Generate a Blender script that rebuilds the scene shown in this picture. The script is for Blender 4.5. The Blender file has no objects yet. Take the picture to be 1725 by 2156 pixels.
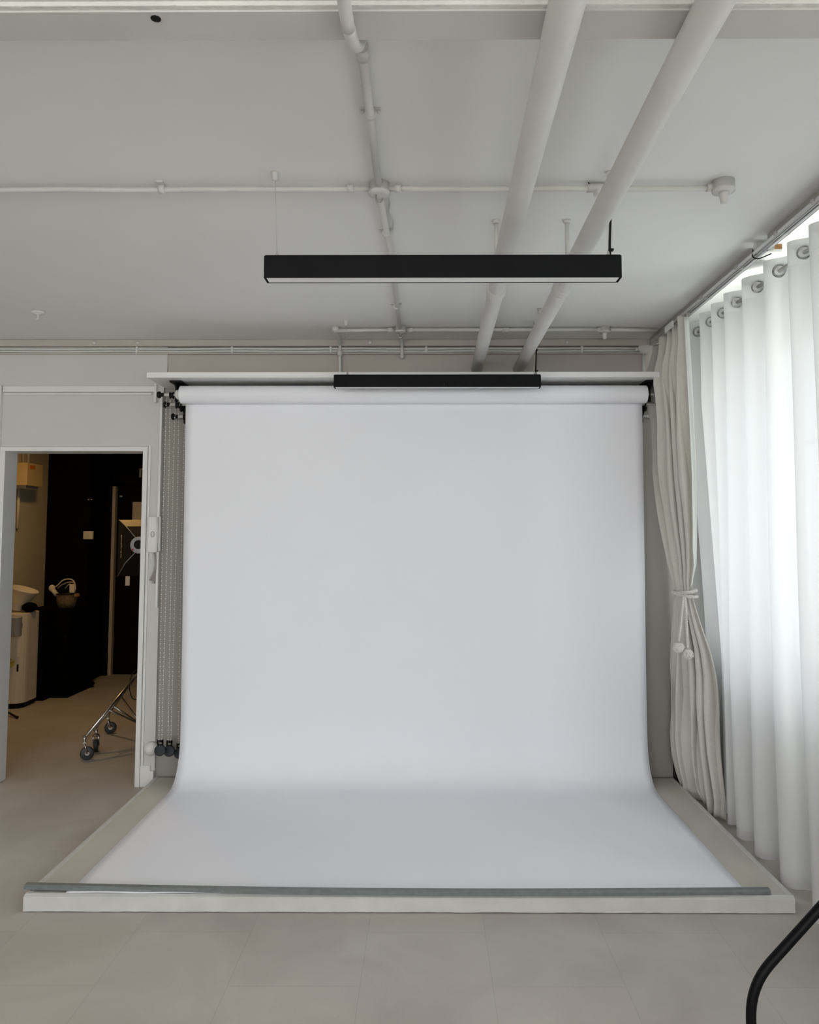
import bpy, bmesh, math, random
from mathutils import Vector, Matrix
random.seed(7)
SC = bpy.context.scene
COL = SC.collection
PI = math.pi

# ------------------------------------------------------------------ camera
F, CX, CY, EYE = 1650.0, 889.0, 1006.0, 1.56
PITCH, YAW = math.atan(119 / 1650.0), math.radians(0.3)
fw = Vector((-math.sin(YAW) * math.cos(PITCH), math.cos(YAW) * math.cos(PITCH), math.sin(PITCH)))
rt = Vector((math.cos(YAW), math.sin(YAW), 0))
up = rt.cross(fw)
cam = bpy.data.cameras.new('camera')
cam.sensor_width = 36.0
cam.lens = F / 2156.0 * 36.0
cam.shift_x = -(CX - 862.5) / 2156.0
cam.shift_y = -(1078.0 - CY) / 2156.0
cam.clip_start = 0.05
camo = bpy.data.objects.new('camera', cam)
m = Matrix((rt, up, -fw)).transposed().to_4x4()
m.translation = Vector((0, 0, EYE))
camo.matrix_world = m
COL.objects.link(camo)
SC.camera = camo

# ------------------------------------------------------------------ world, light, exposure
SKY = 10.9
w = bpy.data.worlds.new('world'); SC.world = w; w.use_nodes = True
nt = w.node_tree; nt.nodes.clear()
out = nt.nodes.new('ShaderNodeOutputWorld'); bg = nt.nodes.new('ShaderNodeBackground')
tc = nt.nodes.new('ShaderNodeTexCoord'); sp = nt.nodes.new('ShaderNodeSeparateXYZ'); cr = nt.nodes.new('ShaderNodeValToRGB')
mp = nt.nodes.new('ShaderNodeMapRange'); mp.inputs[1].default_value = -1; mp.inputs[2].default_value = 1
nt.links.new(tc.outputs['Generated'], sp.inputs[0]); nt.links.new(sp.outputs[2], mp.inputs[0]); nt.links.new(mp.outputs[0], cr.inputs[0])
cr.color_ramp.elements[0].position = 0.46; cr.color_ramp.elements[0].color = (0.88, 0.87, 0.84, 1)
cr.color_ramp.elements[1].position = 0.54; cr.color_ramp.elements[1].color = (0.955, 0.97, 1.0, 1)
nt.links.new(cr.outputs[0], bg.inputs[0]); bg.inputs[1].default_value = SKY
nt.links.new(bg.outputs[0], out.inputs[0])
vs = SC.view_settings
vs.view_transform = 'Standard'; vs.look = 'None'; vs.gamma = 1.0; vs.use_curve_mapping = False
vs.exposure = 0.0
try:
    SC.cycles.max_bounces = 10; SC.cycles.diffuse_bounces = 7; SC.cycles.transparent_max_bounces = 16
    SC.cycles.transmission_bounces = 8; SC.cycles.caustics_reflective = False; SC.cycles.caustics_refractive = False
    SC.cycles.use_denoising = True
except Exception:
    pass

def portal(name, loc, rot, sx, sy):
    l = bpy.data.lights.new(name, 'AREA'); l.shape = 'RECTANGLE'; l.size = sx; l.size_y = sy
    l.cycles.is_portal = True
    o = bpy.data.objects.new(name, l); o.location = loc; o.rotation_euler = rot; COL.objects.link(o)

# room extents
ZC = 2.81            # ceiling
YW = 5.0             # back wall
YD = 4.975           # doorway partition face
XWIN = 1.90          # window wall inner face
YF = -4.2            # wall behind the camera
XL = -4.6            # left wall
WZ0, WZ1 = 0.86, 2.62
WINS = [(3.10, 4.60), (1.50, 2.95), (-1.0, 0.1), (-3.2, -1.8)]
for y0, y1 in WINS:
    portal('window_light', (XWIN + .16, (y0 + y1) / 2, (WZ0 + WZ1) / 2), (0, PI / 2, 0), WZ1 - WZ0, y1 - y0)
RWINS = [(-3.6, -1.9), (-1.3, 0.6)]
for x0, x1 in RWINS:
    portal('window_light', ((x0 + x1) / 2, YF - .16, (WZ0 + WZ1) / 2), (PI / 2, 0, 0), x1 - x0, WZ1 - WZ0)

# ------------------------------------------------------------------ materials
def mat(name, col, rough=0.6, metal=0.0, noise=None, bump=None, spec=None, trans=None):
    """noise=(scale, amount): soft colour mottling that belongs to the surface; bump=(scale, strength)"""
    mt = bpy.data.materials.new(name); mt.use_nodes = True
    n = mt.node_tree; b = n.nodes['Principled BSDF']
    b.inputs['Base Color'].default_value = (*col, 1); b.inputs['Roughness'].default_value = rough
    b.inputs['Metallic'].default_value = metal
    if spec is not None: b.inputs['Specular IOR Level'].default_value = spec
    t = n.nodes.new('ShaderNodeTexCoord')
    if noise:
        nz = n.nodes.new('ShaderNodeTexNoise'); nz.inputs['Scale'].default_value = noise[0]; nz.inputs['Detail'].default_value = 5
        n.links.new(t.outputs['Object'], nz.inputs['Vector'])
        r = n.nodes.new('ShaderNodeValToRGB')
        r.color_ramp.elements[0].position = .3; r.color_ramp.elements[1].position = .7
        a = noise[1]
        r.color_ramp.elements[0].color = (*[c * (1 - a) for c in col], 1)
        r.color_ramp.elements[1].color = (*[min(1, c * (1 + a)) for c in col], 1)
        n.links.new(nz.outputs['Fac'], r.inputs[0]); n.links.new(r.outputs[0], b.inputs['Base Color'])
    if bump:
        nz = n.nodes.new('ShaderNodeTexNoise'); nz.inputs['Scale'].default_value = bump[0]; nz.inputs['Detail'].default_value = 4
        n.links.new(t.outputs['Object'], nz.inputs['Vector'])
        bp = n.nodes.new('ShaderNodeBump'); bp.inputs['Strength'].default_value = bump[1]; bp.inputs['Distance'].default_value = .01
        n.links.new(nz.outputs['Fac'], bp.inputs['Height']); n.links.new(bp.outputs[0], b.inputs['Normal'])
    return mt

M = {}
M['ceiling'] = mat('ceiling_paint', (.80, .80, .785), .75, noise=(1.3, .02), bump=(14, .05))
M['wall'] = mat('wall_paint', (.60, .59, .565), .7, noise=(2.2, .03), bump=(18, .06))
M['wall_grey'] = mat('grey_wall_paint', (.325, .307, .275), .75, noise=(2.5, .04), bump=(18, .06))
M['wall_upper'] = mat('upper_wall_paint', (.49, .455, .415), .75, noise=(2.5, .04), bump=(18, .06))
M['trim'] = mat('trim_gloss', (.74, .735, .72), .45, noise=(6, .03), bump=(30, .05))
M['fascia'] = mat('fascia_shade_tone', (.42, .41, .39), .6)  # mid grey stands in for shade on the batten's room side
M['beam'] = mat('beam_paint', (.53, .52, .50), .7, noise=(4, .05), bump=(30, .1))
M['rough_trim'] = mat('rough_overpainted_plaster', (.66, .65, .63), .6, noise=(6, .05), bump=(45, .6))
M['pipe'] = mat('pipe_paint', (.62, .612, .59), .45, noise=(5, .04), bump=(22, .10))
M['paper'] = mat('seamless_paper', (.865, .872, .925), .65, noise=(1.1, .012))
M['deck'] = mat('platform_top_paint', (.56, .535, .47), .55, noise=(3, .05), bump=(40, .02))
M['edge'] = mat('platform_edge_paint', (.58, .575, .55), .5, noise=(9, .06), bump=(30, .08))
M['shelf'] = mat('white_board', (.80, .80, .80), .4)
M['black'] = mat('black_plastic', (.006, .0065, .007), .5, spec=.18)
M['blackmetal'] = mat('black_powder_coat', (.006, .0065, .007), .6, noise=(8, .15), spec=.12)
M['diffuser'] = mat('frosted_diffuser', (.78, .78, .79), .35)
M['bar'] = mat('grey_aluminium_bar', (.165, .18, .178), .5, metal=.0, noise=(40, .12))
M['chrome'] = mat('chrome', (.72, .72, .74), .18, metal=1.0)
M['eyelet'] = mat('eyelet_metal', (.30, .30, .31), .3, metal=1.0)
M['steel'] = mat('brushed_steel', (.55, .54, .52), .3, metal=1.0)
M['whiteplastic'] = mat('white_plastic', (.74, .735, .71), .4)
M['curtain'] = mat('linen_curtain', (.62, .60, .55), .9, noise=(60, .03), bump=(160, .12))
M['lining'] = mat('curtain_lining', (.72, .75, .72), .9)
M['rope'] = mat('cotton_rope', (.68, .65, .61), .9, bump=(150, .5))
M['wood'] = mat('raw_timber', (.30, .15, .055), .7, noise=(30, .35))
M['darkwood'] = mat('dark_skirting', (.035, .026, .022), .7, noise=(20, .3))
M['cream'] = mat('cream_hall_paint', (.72, .62, .42), .7, noise=(3, .04), bump=(15, .1))
M['yellowbox'] = mat('cream_enclosure', (.76, .56, .26), .5)
M['beige'] = mat('beige_paint', (.62, .50, .34), .6)
M['whitemild'] = mat('off_white_plastic', (.78, .70, .56), .4)
M['greymetal'] = mat('grey_metal', (.42, .41, .39), .35)
M['softbox'] = mat('softbox_cloth', (.014, .0115, .009), .8, spec=.1)
M['softbox_lit'] = mat('softbox_cloth_lamplit', (.50, .40, .24), .6)  # hall lamplight on the top panel, put into the colour as tan
M['strobe'] = mat('strobe_grey', (.50, .52, .56), .4)
M['red'] = mat('red_button', (.5, .01, .04), .4)
M['orange'] = mat('orange_sticker', (.75, .22, .01), .5)
M['yellow'] = mat('yellow_ribbon', (.55, .46, .03), .6)
M['rubber'] = mat('rubber_wheel', (.03, .035, .04), .5)
M['basket'] = mat('wicker_basket', (.26, .18, .10), .8, noise=(40, .4))
M['ledoff'] = mat('sign_face', (.03, .05, .035), .3)
M['holdall'] = mat('black_cloth', (.003, .003, .003), .95, spec=.05)
M['hallblack'] = mat('black_door_paint', (.004, .0035, .003), .8, spec=.08)

# black painted brick
def brick(name, c1, c2, sc):
    mt = mat(name, c1, .85, spec=.06); n = mt.node_tree; b = n.nodes['Principled BSDF']
    t = n.nodes.new('ShaderNodeTexCoord'); br = n.nodes.new('ShaderNodeTexBrick'); mpn = n.nodes.new('ShaderNodeMapping')
    mpn.inputs['Rotation'].default_value = (PI / 2, 0, 0)
    br.inputs['Scale'].default_value = sc; br.inputs['Color1'].default_value = (*c1, 1); br.inputs['Color2'].default_value = (*c1, 1); br.inputs['Mortar'].default_value = (*c2, 1)
    n.links.new(t.outputs['Object'], mpn.inputs[0]); n.links.new(mpn.outputs[0], br.inputs['Vector'])
    n.links.new(br.outputs['Color'], b.inputs['Base Color'])
    bp = n.nodes.new('ShaderNodeBump'); bp.inputs['Strength'].default_value = .5; bp.invert = True
    n.links.new(br.outputs['Fac'], bp.inputs['Height']); n.links.new(bp.outputs[0], b.inputs['Normal'])
    return mt
M['blackbrick'] = brick('black_brick', (.0055, .0045, .0032), (.003, .0025, .002), 4)
M['whitebrick'] = brick('white_brick', (.74, .76, .76), (.62, .64, .64), 4)

# vinyl floor: concrete-look planks with thin seams, mottled
def floor_mat():
    mt = mat('vinyl_floor', (.33, .30, .275), .55, spec=.3); n = mt.node_tree; b = n.nodes['Principled BSDF']
    t = n.nodes.new('ShaderNodeTexCoord')
    n1 = n.nodes.new('ShaderNodeTexNoise'); n1.inputs['Scale'].default_value = 2.2; n1.inputs['Detail'].default_value = 8; n1.inputs['Roughness'].default_value = .62
    n1.inputs['Distortion'].default_value = .6
    n.links.new(t.outputs['Object'], n1.inputs['Vector'])
    r = n.nodes.new('ShaderNodeValToRGB')
    e = r.color_ramp.elements; e[0].position = .3; e[1].position = .72
    e[0].color = (.43, .395, .362, 1); e[1].color = (.53, .50, .463, 1)
    n.links.new(n1.outputs['Fac'], r.inputs[0])
    br = n.nodes.new('ShaderNodeTexBrick'); br.inputs['Scale'].default_value = 1.0
    br.offset = .4; br.inputs['Brick Width'].default_value = .92; br.inputs['Row Height'].default_value = .46
    br.inputs['Mortar Size'].default_value = .0015; br.inputs['Bias'].default_value = 0
    br.inputs['Color1'].default_value = (.97, .97, .97, 1); br.inputs['Color2'].default_value = (1.03, 1.02, 1.01, 1); br.inputs['Mortar'].default_value = (.86, .86, .86, 1)
    mpn = n.nodes.new('ShaderNodeMapping'); mpn.inputs['Rotation'].default_value = (0, 0, PI / 2); mpn.inputs['Location'].default_value = (.07, .23, 0)
    n.links.new(t.outputs['Object'], mpn.inputs[0]); n.links.new(mpn.outputs[0], br.inputs['Vector'])
    mx = n.nodes.new('ShaderNodeMix'); mx.data_type = 'RGBA'; mx.blend_type = 'MULTIPLY'; mx.inputs[0].default_value = 1
    n.links.new(r.outputs[0], mx.inputs[6]); n.links.new(br.outputs['Color'], mx.inputs[7])
    n.links.new(mx.outputs[2], b.inputs['Base Color'])
    n2 = n.nodes.new('ShaderNodeTexNoise'); n2.inputs['Scale'].default_value = 90
    n.links.new(t.outputs['Object'], n2.inputs['Vector'])
    bp = n.nodes.new('ShaderNodeBump'); bp.inputs['Strength'].default_value = .06; bp.inputs['Distance'].default_value = .01
    n.links.new(n2.outputs['Fac'], bp.inputs['Height']); n.links.new(bp.outputs[0], b.inputs['Normal'])
    return mt
M['floor'] = floor_mat()

def cloth(name, tcol, dcol, ftr, fclear):
    mt = bpy.data.materials.new(name); mt.use_nodes = True; n = mt.node_tree; n.nodes.clear()
    o = n.nodes.new('ShaderNodeOutputMaterial'); tr = n.nodes.new('ShaderNodeBsdfTranslucent'); df = n.nodes.new('ShaderNodeBsdfDiffuse'); tp = n.nodes.new('ShaderNodeBsdfTransparent')
    tr.inputs[0].default_value = (*tcol, 1); df.inputs[0].default_value = (*dcol, 1)
    m1 = n.nodes.new('ShaderNodeMixShader'); m1.inputs[0].default_value = ftr
    m2 = n.nodes.new('ShaderNodeMixShader'); m2.inputs[0].default_value = fclear
    n.links.new(df.outputs[0], m1.inputs[1]); n.links.new(tr.outputs[0], m1.inputs[2])
    n.links.new(m1.outputs[0], m2.inputs[1]); n.links.new(tp.outputs[0], m2.inputs[2]); n.links.new(m2.outputs[0], o.inputs[0])
    return mt
M['sheer'] = cloth('sheer_voile', (.565, .575, .60), (.66, .655, .65), .205, .008)
M['heading'] = cloth('sheer_heading_band', (.64, .66, .68), (.62, .61, .61), .24, .0)
M['glass'] = bpy.data.materials.new('window_glass'); M['glass'].use_nodes = True
_g = M['glass'].node_tree; _g.nodes.clear()
_o = _g.nodes.new('ShaderNodeOutputMaterial'); _t = _g.nodes.new('ShaderNodeBsdfTransparent'); _s = _g.nodes.new('ShaderNodeBsdfGlossy'); _s.inputs['Roughness'].default_value = .02
_m = _g.nodes.new('ShaderNodeMixShader'); _m.inputs[0].default_value = .06
_t.inputs[0].default_value = (.93, .96, .95, 1)
_g.links.new(_t.outputs[0], _m.inputs[1]); _g.links.new(_s.outputs[0], _m.inputs[2]); _g.links.new(_m.outputs[0], _o.inputs[0])
M['lampglow'] = bpy.data.materials.new('warm_lamp_glow'); M['lampglow'].use_nodes = True
_b = M['lampglow'].node_tree.nodes['Principled BSDF']; _b.inputs['Emission Color'].default_value = (1, .72, .38, 1); _b.inputs['Emission Strength'].default_value = 3

# ------------------------------------------------------------------ mesh helpers
class MB:
    def __init__(s): s.v = []; s.f = []; s.sm = []
    def add(s, vs_, fs_, smooth=False):
        k = len(s.v); s.v += [tuple(p) for p in vs_]
        for f in fs_: s.f.append(tuple(i + k for i in f)); s.sm.append(smooth)
        return s
    def box(s, a, b):
        x0, y0, z0 = [min(p, q) for p, q in zip(a, b)]; x1, y1, z1 = [max(p, q) for p, q in zip(a, b)]
        return s.add([(x0, y0, z0), (x1, y0, z0), (x1, y1, z0), (x0, y1, z0), (x0, y0, z1), (x1, y0, z1), (x1, y1, z1), (x0, y1, z1)],
                     [(0, 3, 2, 1), (4, 5, 6, 7), (0, 1, 5, 4), (1, 2, 6, 5), (2, 3, 7, 6), (3, 0, 4, 7)])
    def prism(s, poly, axis, a, b):
        """poly: 2-D outline in the two other axes, extruded along axis from a to b"""
        n = len(poly)
        def mk(p, t):
            return {'x': (t, p[0], p[1]), 'y': (p[0], t, p[1]), 'z': (p[0], p[1], t)}[axis]
        vs_ = [mk(p, a) for p in poly] + [mk(p, b) for p in poly]
        fs_ = [tuple(range(n))[::-1], tuple(range(n, 2 * n))] + [(i, (i + 1) % n, n + (i + 1) % n, n + i) for i in range(n)]
        return s.add(vs_, fs_)
    def tube(s, pts, r, seg=12, caps=True, closed=False):
        pts = [Vector(p) for p in pts]; n = len(pts)
        rs = r if isinstance(r, (list, tuple)) else [r] * n
        prev = None; vs_ = []
        for i, p in enumerate(pts):
            if closed: t = pts[(i + 1) % n] - pts[i - 1]
            else: t = pts[min(i + 1, n - 1)] - pts[max(i - 1, 0)]
            t.normalize()
            if prev is None:
                a = Vector((0, 0, 1)) if abs(t.z) < .9 else Vector((1, 0, 0))
                u = t.cross(a).normalized()
            else:
                u = (prev - t * prev.dot(t)).normalized()
            prev = u; v = t.cross(u)
            for k in range(seg):
                an = 2 * PI * k / seg
                vs_.append(p + (u * math.cos(an) + v * math.sin(an)) * rs[i])
        fs_ = []
        for i in range(n if closed else n - 1):
            j = (i + 1) % n
            for k in range(seg):
                k2 = (k + 1) % seg
                fs_.append((i * seg + k, i * seg + k2, j * seg + k2, j * seg + k))
        s.add(vs_, fs_, True)
        if caps and not closed:
            b0 = len(s.v) - len(vs_)
            s.f.append(tuple(b0 + k for k in range(seg))[::-1]); s.sm.append(False)
            s.f.append(tuple(b0 + (n - 1) * seg + k for k in range(seg))); s.sm.append(False)
        return s
    def lathe(s, prof, c, axis='z', seg=20, smooth=True):
        """prof: (radius, offset along axis) list, ends closed"""
        vs_ = []
        c = Vector(c)
        def mk(r, h, an):
            a, b = r * math.cos(an), r * math.sin(an)
            return c + Vector({'z': (a, b, h), 'y': (a, h, b), 'x': (h, a, b)}[axis])
        for r, h in prof:
            for k in range(seg): vs_.append(mk(r, h, 2 * PI * k / seg))
        fs_ = []
        for i in range(len(prof) - 1):
            for k in range(seg):
                k2 = (k + 1) % seg
                fs_.append((i * seg + k, i * seg + k2, (i + 1) * seg + k2, (i + 1) * seg + k))
        s.add(vs_, fs_, smooth)
        b0 = len(s.v) - len(vs_)
        s.f.append(tuple(b0 + k for k in range(seg))[::-1]); s.sm.append(False)
        s.f.append(tuple(b0 + (len(prof) - 1) * seg + k for k in range(seg))); s.sm.append(False)
        return s
    def ball(s, c, r, seg=12, rings=8, sq=(1, 1, 1)):
        c = Vector(c); vs_ = []
        for i in range(1, rings):
            th = PI * i / rings
            for k in range(seg):
                an = 2 * PI * k / seg
                vs_.append(c + Vector((r * sq[0] * math.sin(th) * math.cos(an), r * sq[1] * math.sin(th) * math.sin(an), r * sq[2] * math.cos(th))))
        vs_ += [c + Vector((0, 0, r * sq[2])), c - Vector((0, 0, r * sq[2]))]
        n = (rings - 1) * seg; fs_ = []
        for i in range(rings - 2):
            for k in range(seg):
                k2 = (k + 1) % seg
                fs_.append((i * seg + k, (i + 1) * seg + k, (i + 1) * seg + k2, i * seg + k2))
        for k in range(seg):
            k2 = (k + 1) % seg
            fs_.append((n, k, k2)); fs_.append((n + 1, (rings - 2) * seg + k2, (rings - 2) * seg + k))
        return s.add(vs_, fs_, True)
    def grid(s, rows, smooth=True):
        nr, nc = len(rows), len(rows[0])
        return s.add([p for r in rows for p in r], [(i * nc + j, i * nc + j + 1, (i + 1) * nc + j + 1, (i + 1) * nc + j) for i in range(nr - 1) for j in range(nc - 1)], smooth)
    def torus(s, c, R, r, axis='y', seg=24, sg=8):
        pts = []
        for k in range(seg):
            a = 2 * PI * k / seg
            q = {'y': (R * math.cos(a), 0, R * math.sin(a)), 'x': (0, R * math.cos(a), R * math.sin(a)), 'z': (R * math.cos(a), R * math.sin(a), 0)}[axis]
            pts.append(Vector(c) + Vector(q))
        return s.tube(pts, r, sg, closed=True)
    def build(s, name, material, parent=None, bev=0, origin=None):
        me = bpy.data.meshes.new(name)
        o_ = Vector(origin) if origin is not None else Vector((0, 0, 0))
        me.from_pydata([tuple(Vector(p) - o_) for p in s.v], [], s.f); me.update()
        bm = bmesh.new(); bm.from_mesh(me); bmesh.ops.recalc_face_normals(bm, faces=bm.faces); bm.to_mesh(me); bm.free()
        for p, q in zip(me.polygons, s.sm): p.use_smooth = q
        me.materials.append(M[material] if isinstance(material, str) else material)
        o = bpy.data.objects.new(name, me); COL.objects.link(o); o.location = o_
        if parent is not None:
            o.parent = parent; o.location = o_ - abs_loc(parent)
        if bev:
            b = o.modifiers.new('bevel', 'BEVEL'); b.width = bev; b.segments = 2; b.limit_method = 'ANGLE'; b.angle_limit = math.radians(50)
        return o

def abs_loc(o):
    v = Vector((0, 0, 0))
    while o is not None: v += o.location; o = o.parent
    return v
def tag(o, label, cat, group=None):
    o['label'] = label; o['category'] = cat
    if group: o['group'] = group
    return o
def thing(name, label, cat, loc=(0, 0, 0), group=None):
    o = bpy.data.objects.new(name, None); o.empty_display_size = .1; COL.objects.link(o); o.location = loc
    return tag(o, label, cat, group)
def struct(name, mb, material, parent=None, bev=0):
    o = mb.build(name, material, parent, bev)
    if parent is None: o['kind'] = 'structure'
    return o
def spline(pts, n=8):
    """Catmull-Rom through pts"""
    P = [Vector(p) for p in pts]; P = [P[0] * 2 - P[1]] + P + [P[-1] * 2 - P[-2]]; r = []
    for i in range(1, len(P) - 2):
        for k in range(n):
            t = k / n; a, b, c, d = P[i - 1:i + 3]
            r.append(.5 * ((2 * b) + (c - a) * t + (2 * a - 5 * b + 4 * c - d) * t * t + (3 * b - a - 3 * c + d) * t ** 3))
    r.append(P[-2]); return r

# ================================================================== SETTING
HX0, HX1, HY1 = -4.05, -1.2, 8.35
struct('floor', MB().box((XL - .2, YF - .2, -.12), (XWIN + .2, 9.3, 0)), 'floor')
struct('ceiling', MB().box((XL - .2, YF - .2, ZC), (1.46, YW + .12, ZC + .14)), 'ceiling')
struct('ceiling_window_bay', MB().box((1.46, YF - .2, 2.95), (XWIN + .2, YW + .3, 3.07)), 'ceiling')
# beam across the room, flange with rough upper web
b = MB().box((XL, 1.57, 2.655), (1.46, 1.665, 2.675)).box((XL, 1.60, 2.67), (1.46, 1.655, ZC))
struct('trim_1', b, 'beam')
struct('trim_2', MB().box((XL, 1.555, 2.659), (1.46, 1.60, 2.70)).box((XL, 1.545, 2.668), (1.46, 1.60, 2.69)).box((XL, 1.40, 2.685), (1.46, 1.62, ZC)), 'rough_trim', bev=.002)
# back wall behind the paper (grey), upper part lighter
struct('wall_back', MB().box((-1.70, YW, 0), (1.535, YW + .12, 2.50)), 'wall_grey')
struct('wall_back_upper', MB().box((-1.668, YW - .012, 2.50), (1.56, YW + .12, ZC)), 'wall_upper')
# bay end wall, brick painted white
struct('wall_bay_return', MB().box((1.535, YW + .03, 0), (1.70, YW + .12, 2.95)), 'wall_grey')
struct('wall_bay_end', MB().box((1.535, YW + .07, 0), (XWIN + .2, YW + .2, 2.95)), 'whitebrick')
struct('baseboard_bay', MB().box((1.54, YW + .012, 0), (XWIN, YW + .03, .42)), 'darkwood')
# doorway partition
OX0, OX1, OZ = -2.690, -1.802, 2.092
pw = MB()
pw.box((OX1, YD, 0), (-1.688, YD + .13, ZC)).box((XL, YD, 0), (OX0, YD + .13, ZC)).box((OX0, YD, OZ), (OX1, YD + .13, ZC)).box((-1.688, YD, 2.50), (-1.668, YD + .13, ZC))
struct('wall_doorway', pw, 'wall')
# door lining and architrave
d = thing('door_1', '', ''); del d['label']; del d['category']; d['kind'] = 'structure'; d.location = (OX0, YD, 0)
MB().box((OX1 - .004, YD - .016, 0), (OX1 + .026, YD + .14, OZ + .028)).box((OX0 - .03, YD - .016, 0), (OX0 + .004, YD + .14, OZ + .028)).box((OX0, YD - .016, OZ - .004), (OX1, YD + .14, OZ + .028)).build('door_frame', 'trim', d, bev=.003)
MB().box((OX1 + .031, YD - .010, 0), (-1.758, YD + .002, OZ + .034)).box((OX0 - .03, YD - .010, OZ + .030), (-1.758, YD + .002, OZ + .036)).build('frame_bead', 'trim', d, bev=.002)
# boxed pilaster left of the doorway, up to the picture rail
struct('trim_3', MB().box((-2.80, YD - .03, 0), (-2.722, YD, 2.515)), 'trim', bev=.004)
# picture rail over the door (two bars and a shadow gap) and raised panel edges
struct('trim_5', MB().box((-2.715, YD - .022, 2.470), (-1.735, YD, 2.508)).box((-2.715, YD - .014, 2.452), (-1.76, YD, 2.466)), 'trim', bev=.004)
struct('trim_6', MB().box((-1.74, YD - .03, 2.40), (-1.725, YD, 2.52)).box((-1.704, YD - .02, 1.1), (-1.688, YD, 2.47)), 'trim', bev=.003)
# cove strip at the ceiling line and ledge under the conduits
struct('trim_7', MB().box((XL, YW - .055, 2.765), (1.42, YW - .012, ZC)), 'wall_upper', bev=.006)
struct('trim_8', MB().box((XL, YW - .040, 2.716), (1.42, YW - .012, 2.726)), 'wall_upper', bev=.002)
struct('baseboard_doorway', MB().box((-1.775, YD - .012, 0), (-1.712, YD, .13)).box((-1.712, YD - .02, 0), (-1.688, YD, .10)), 'trim', bev=.003)
# room walls out of view
struct('wall_left', MB().box((XL - .2, YF, 0), (XL, YD, ZC)), 'wall')
def wall_with_openings(name, axis, pos, thick, lo, hi, zt, openings, material):
    mb = MB(); e = [lo]
    for a, b_ in sorted(openings): e += [a, b_]
    e.append(hi)
    def bx(a, b_, z0, z1):
        if axis == 'x': mb.box((pos, a, z0), (pos + thick, b_, z1))
        else: mb.box((a, pos, z0), (b_, pos + thick, z1))
    for i in range(0, len(e), 2): bx(e[i], e[i + 1], 0, zt)
    for a, b_ in openings: bx(a, b_, 0, WZ0); bx(a, b_, WZ1, zt)
    return struct(name, mb, material)
wall_with_openings('wall_right', 'x', XWIN, .2, YF - .2, YW + .3, 2.95, WINS, 'wall')
wall_with_openings('wall_front', 'y', YF - .2, .2, XL, XWIN, 2.95, RWINS, 'wall')
# windows: painted steel frames with glazing bars
wi = 0
for y0, y1 in WINS:
    wi += 1
    wo = bpy.data.objects.new('window_%d' % wi, None); COL.objects.link(wo); wo['kind'] = 'structure'; wo.location = (XWIN + .08, y0, WZ0)
    mb = MB(); X0, X1 = XWIN + .06, XWIN + .10
    mb.box((X0, y0, WZ0), (X1, y0 + .05, WZ1)).box((X0, y1 - .05, WZ0), (X1, y1, WZ1)).box((X0, y0, WZ0), (X1, y1, WZ0 + .05)).box((X0, y0, WZ1 - .05), (X1, y1, WZ1))
    ym = (y0 + y1) / 2
    mb.box((X0, ym - .02, WZ0), (X1, ym + .02, WZ1))
    for k in (1, 2): mb.box((X0 + .01, y0, WZ0 + k * (WZ1 - WZ0) / 3 - .012), (X1 - .01, y1, WZ0 + k * (WZ1 - WZ0) / 3 + .012))
    mb.build('window_frame', 'trim', wo, bev=.003)
    MB().box((XWIN + .078, y0 + .03, WZ0 + .03), (XWIN + .082, y1 - .03, WZ1 - .03)).build('pane', 'glass', wo)
    MB().box((XWIN - .10, y0 - .04, WZ0 - .035), (XWIN + .06, y1 + .04, WZ0)).build('window_sill', 'trim', wo, bev=.004)
for x0, x1 in RWINS:
    wi += 1
    wo = bpy.data.objects.new('window_%d' % wi, None); COL.objects.link(wo); wo['kind'] = 'structure'; wo.location = (x0, YF - .08, WZ0)
    mb = MB(); Y0, Y1 = YF - .10, YF - .06
    mb.box((x0, Y0, WZ0), (x0 + .05, Y1, WZ1)).box((x1 - .05, Y0, WZ0), (x1, Y1, WZ1)).box((x0, Y0, WZ0), (x1, Y1, WZ0 + .05)).box((x0, Y0, WZ1 - .05), (x1, Y1, WZ1)).box(((x0 + x1) / 2 - .02, Y0, WZ0), ((x0 + x1) / 2 + .02, Y1, WZ1))
    mb.build('window_frame', 'trim', wo, bev=.003)
# fascia batten under the ceiling edge, broken once where a stub of pipe crosses
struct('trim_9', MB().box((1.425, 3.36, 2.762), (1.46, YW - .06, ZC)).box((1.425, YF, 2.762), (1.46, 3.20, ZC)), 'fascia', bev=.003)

# hall beyond the doorway
struct('wall_hall_left', MB().box((HX0 - .1, YD + .13, 0), (HX0, 9.1, ZC)), 'cream')
struct('wall_hall_back', MB().box((HX0, HY1, 0), (-3.60, 9.0, ZC)), 'blackbrick')
struct('wall_hall_end', MB().box((-3.60, 8.90, 0), (HX1, 9.0, ZC)), 'blackbrick')
struct('wall_hall_right', MB().box((HX1, YW + .12, 0), (HX1 + .1, 9.0, ZC)), 'blackbrick')
struct('ceiling_hall', MB().box((HX0 - .1, YD + .13, ZC), (HX1 + .1, 9.1, ZC + .1)), 'hallblack')
struct('trim_10', MB().box((HX0, YD + .125, 0), (HX0 + .004, YD + .16, ZC)), 'cream')
d2 = bpy.data.objects.new('door_2', None); COL.objects.link(d2); d2['kind'] = 'structure'; d2.location = (-3.5, 8.86, 0)
MB().box((-3.535, 8.80, 0), (-3.500, 8.90, 2.10)).build('door_edge', 'beige', d2)
MB().box((-3.60, 8.78, 0), (-3.540, 8.90, 2.20)).box((-3.60, 8.78, 2.12), (-2.6, 8.90, 2.20)).build('door_frame', 'hallblack', d2)
MB().box((-3.498, 8.855, .01), (-2.68, 8.90, 2.10)).build('door_leaf', 'hallblack', d2)
MB().box((-3.470, 8.840, 1.98), (-3.44, 8.853, 2.0)).build('hinge', 'greymetal', d2)

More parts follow.
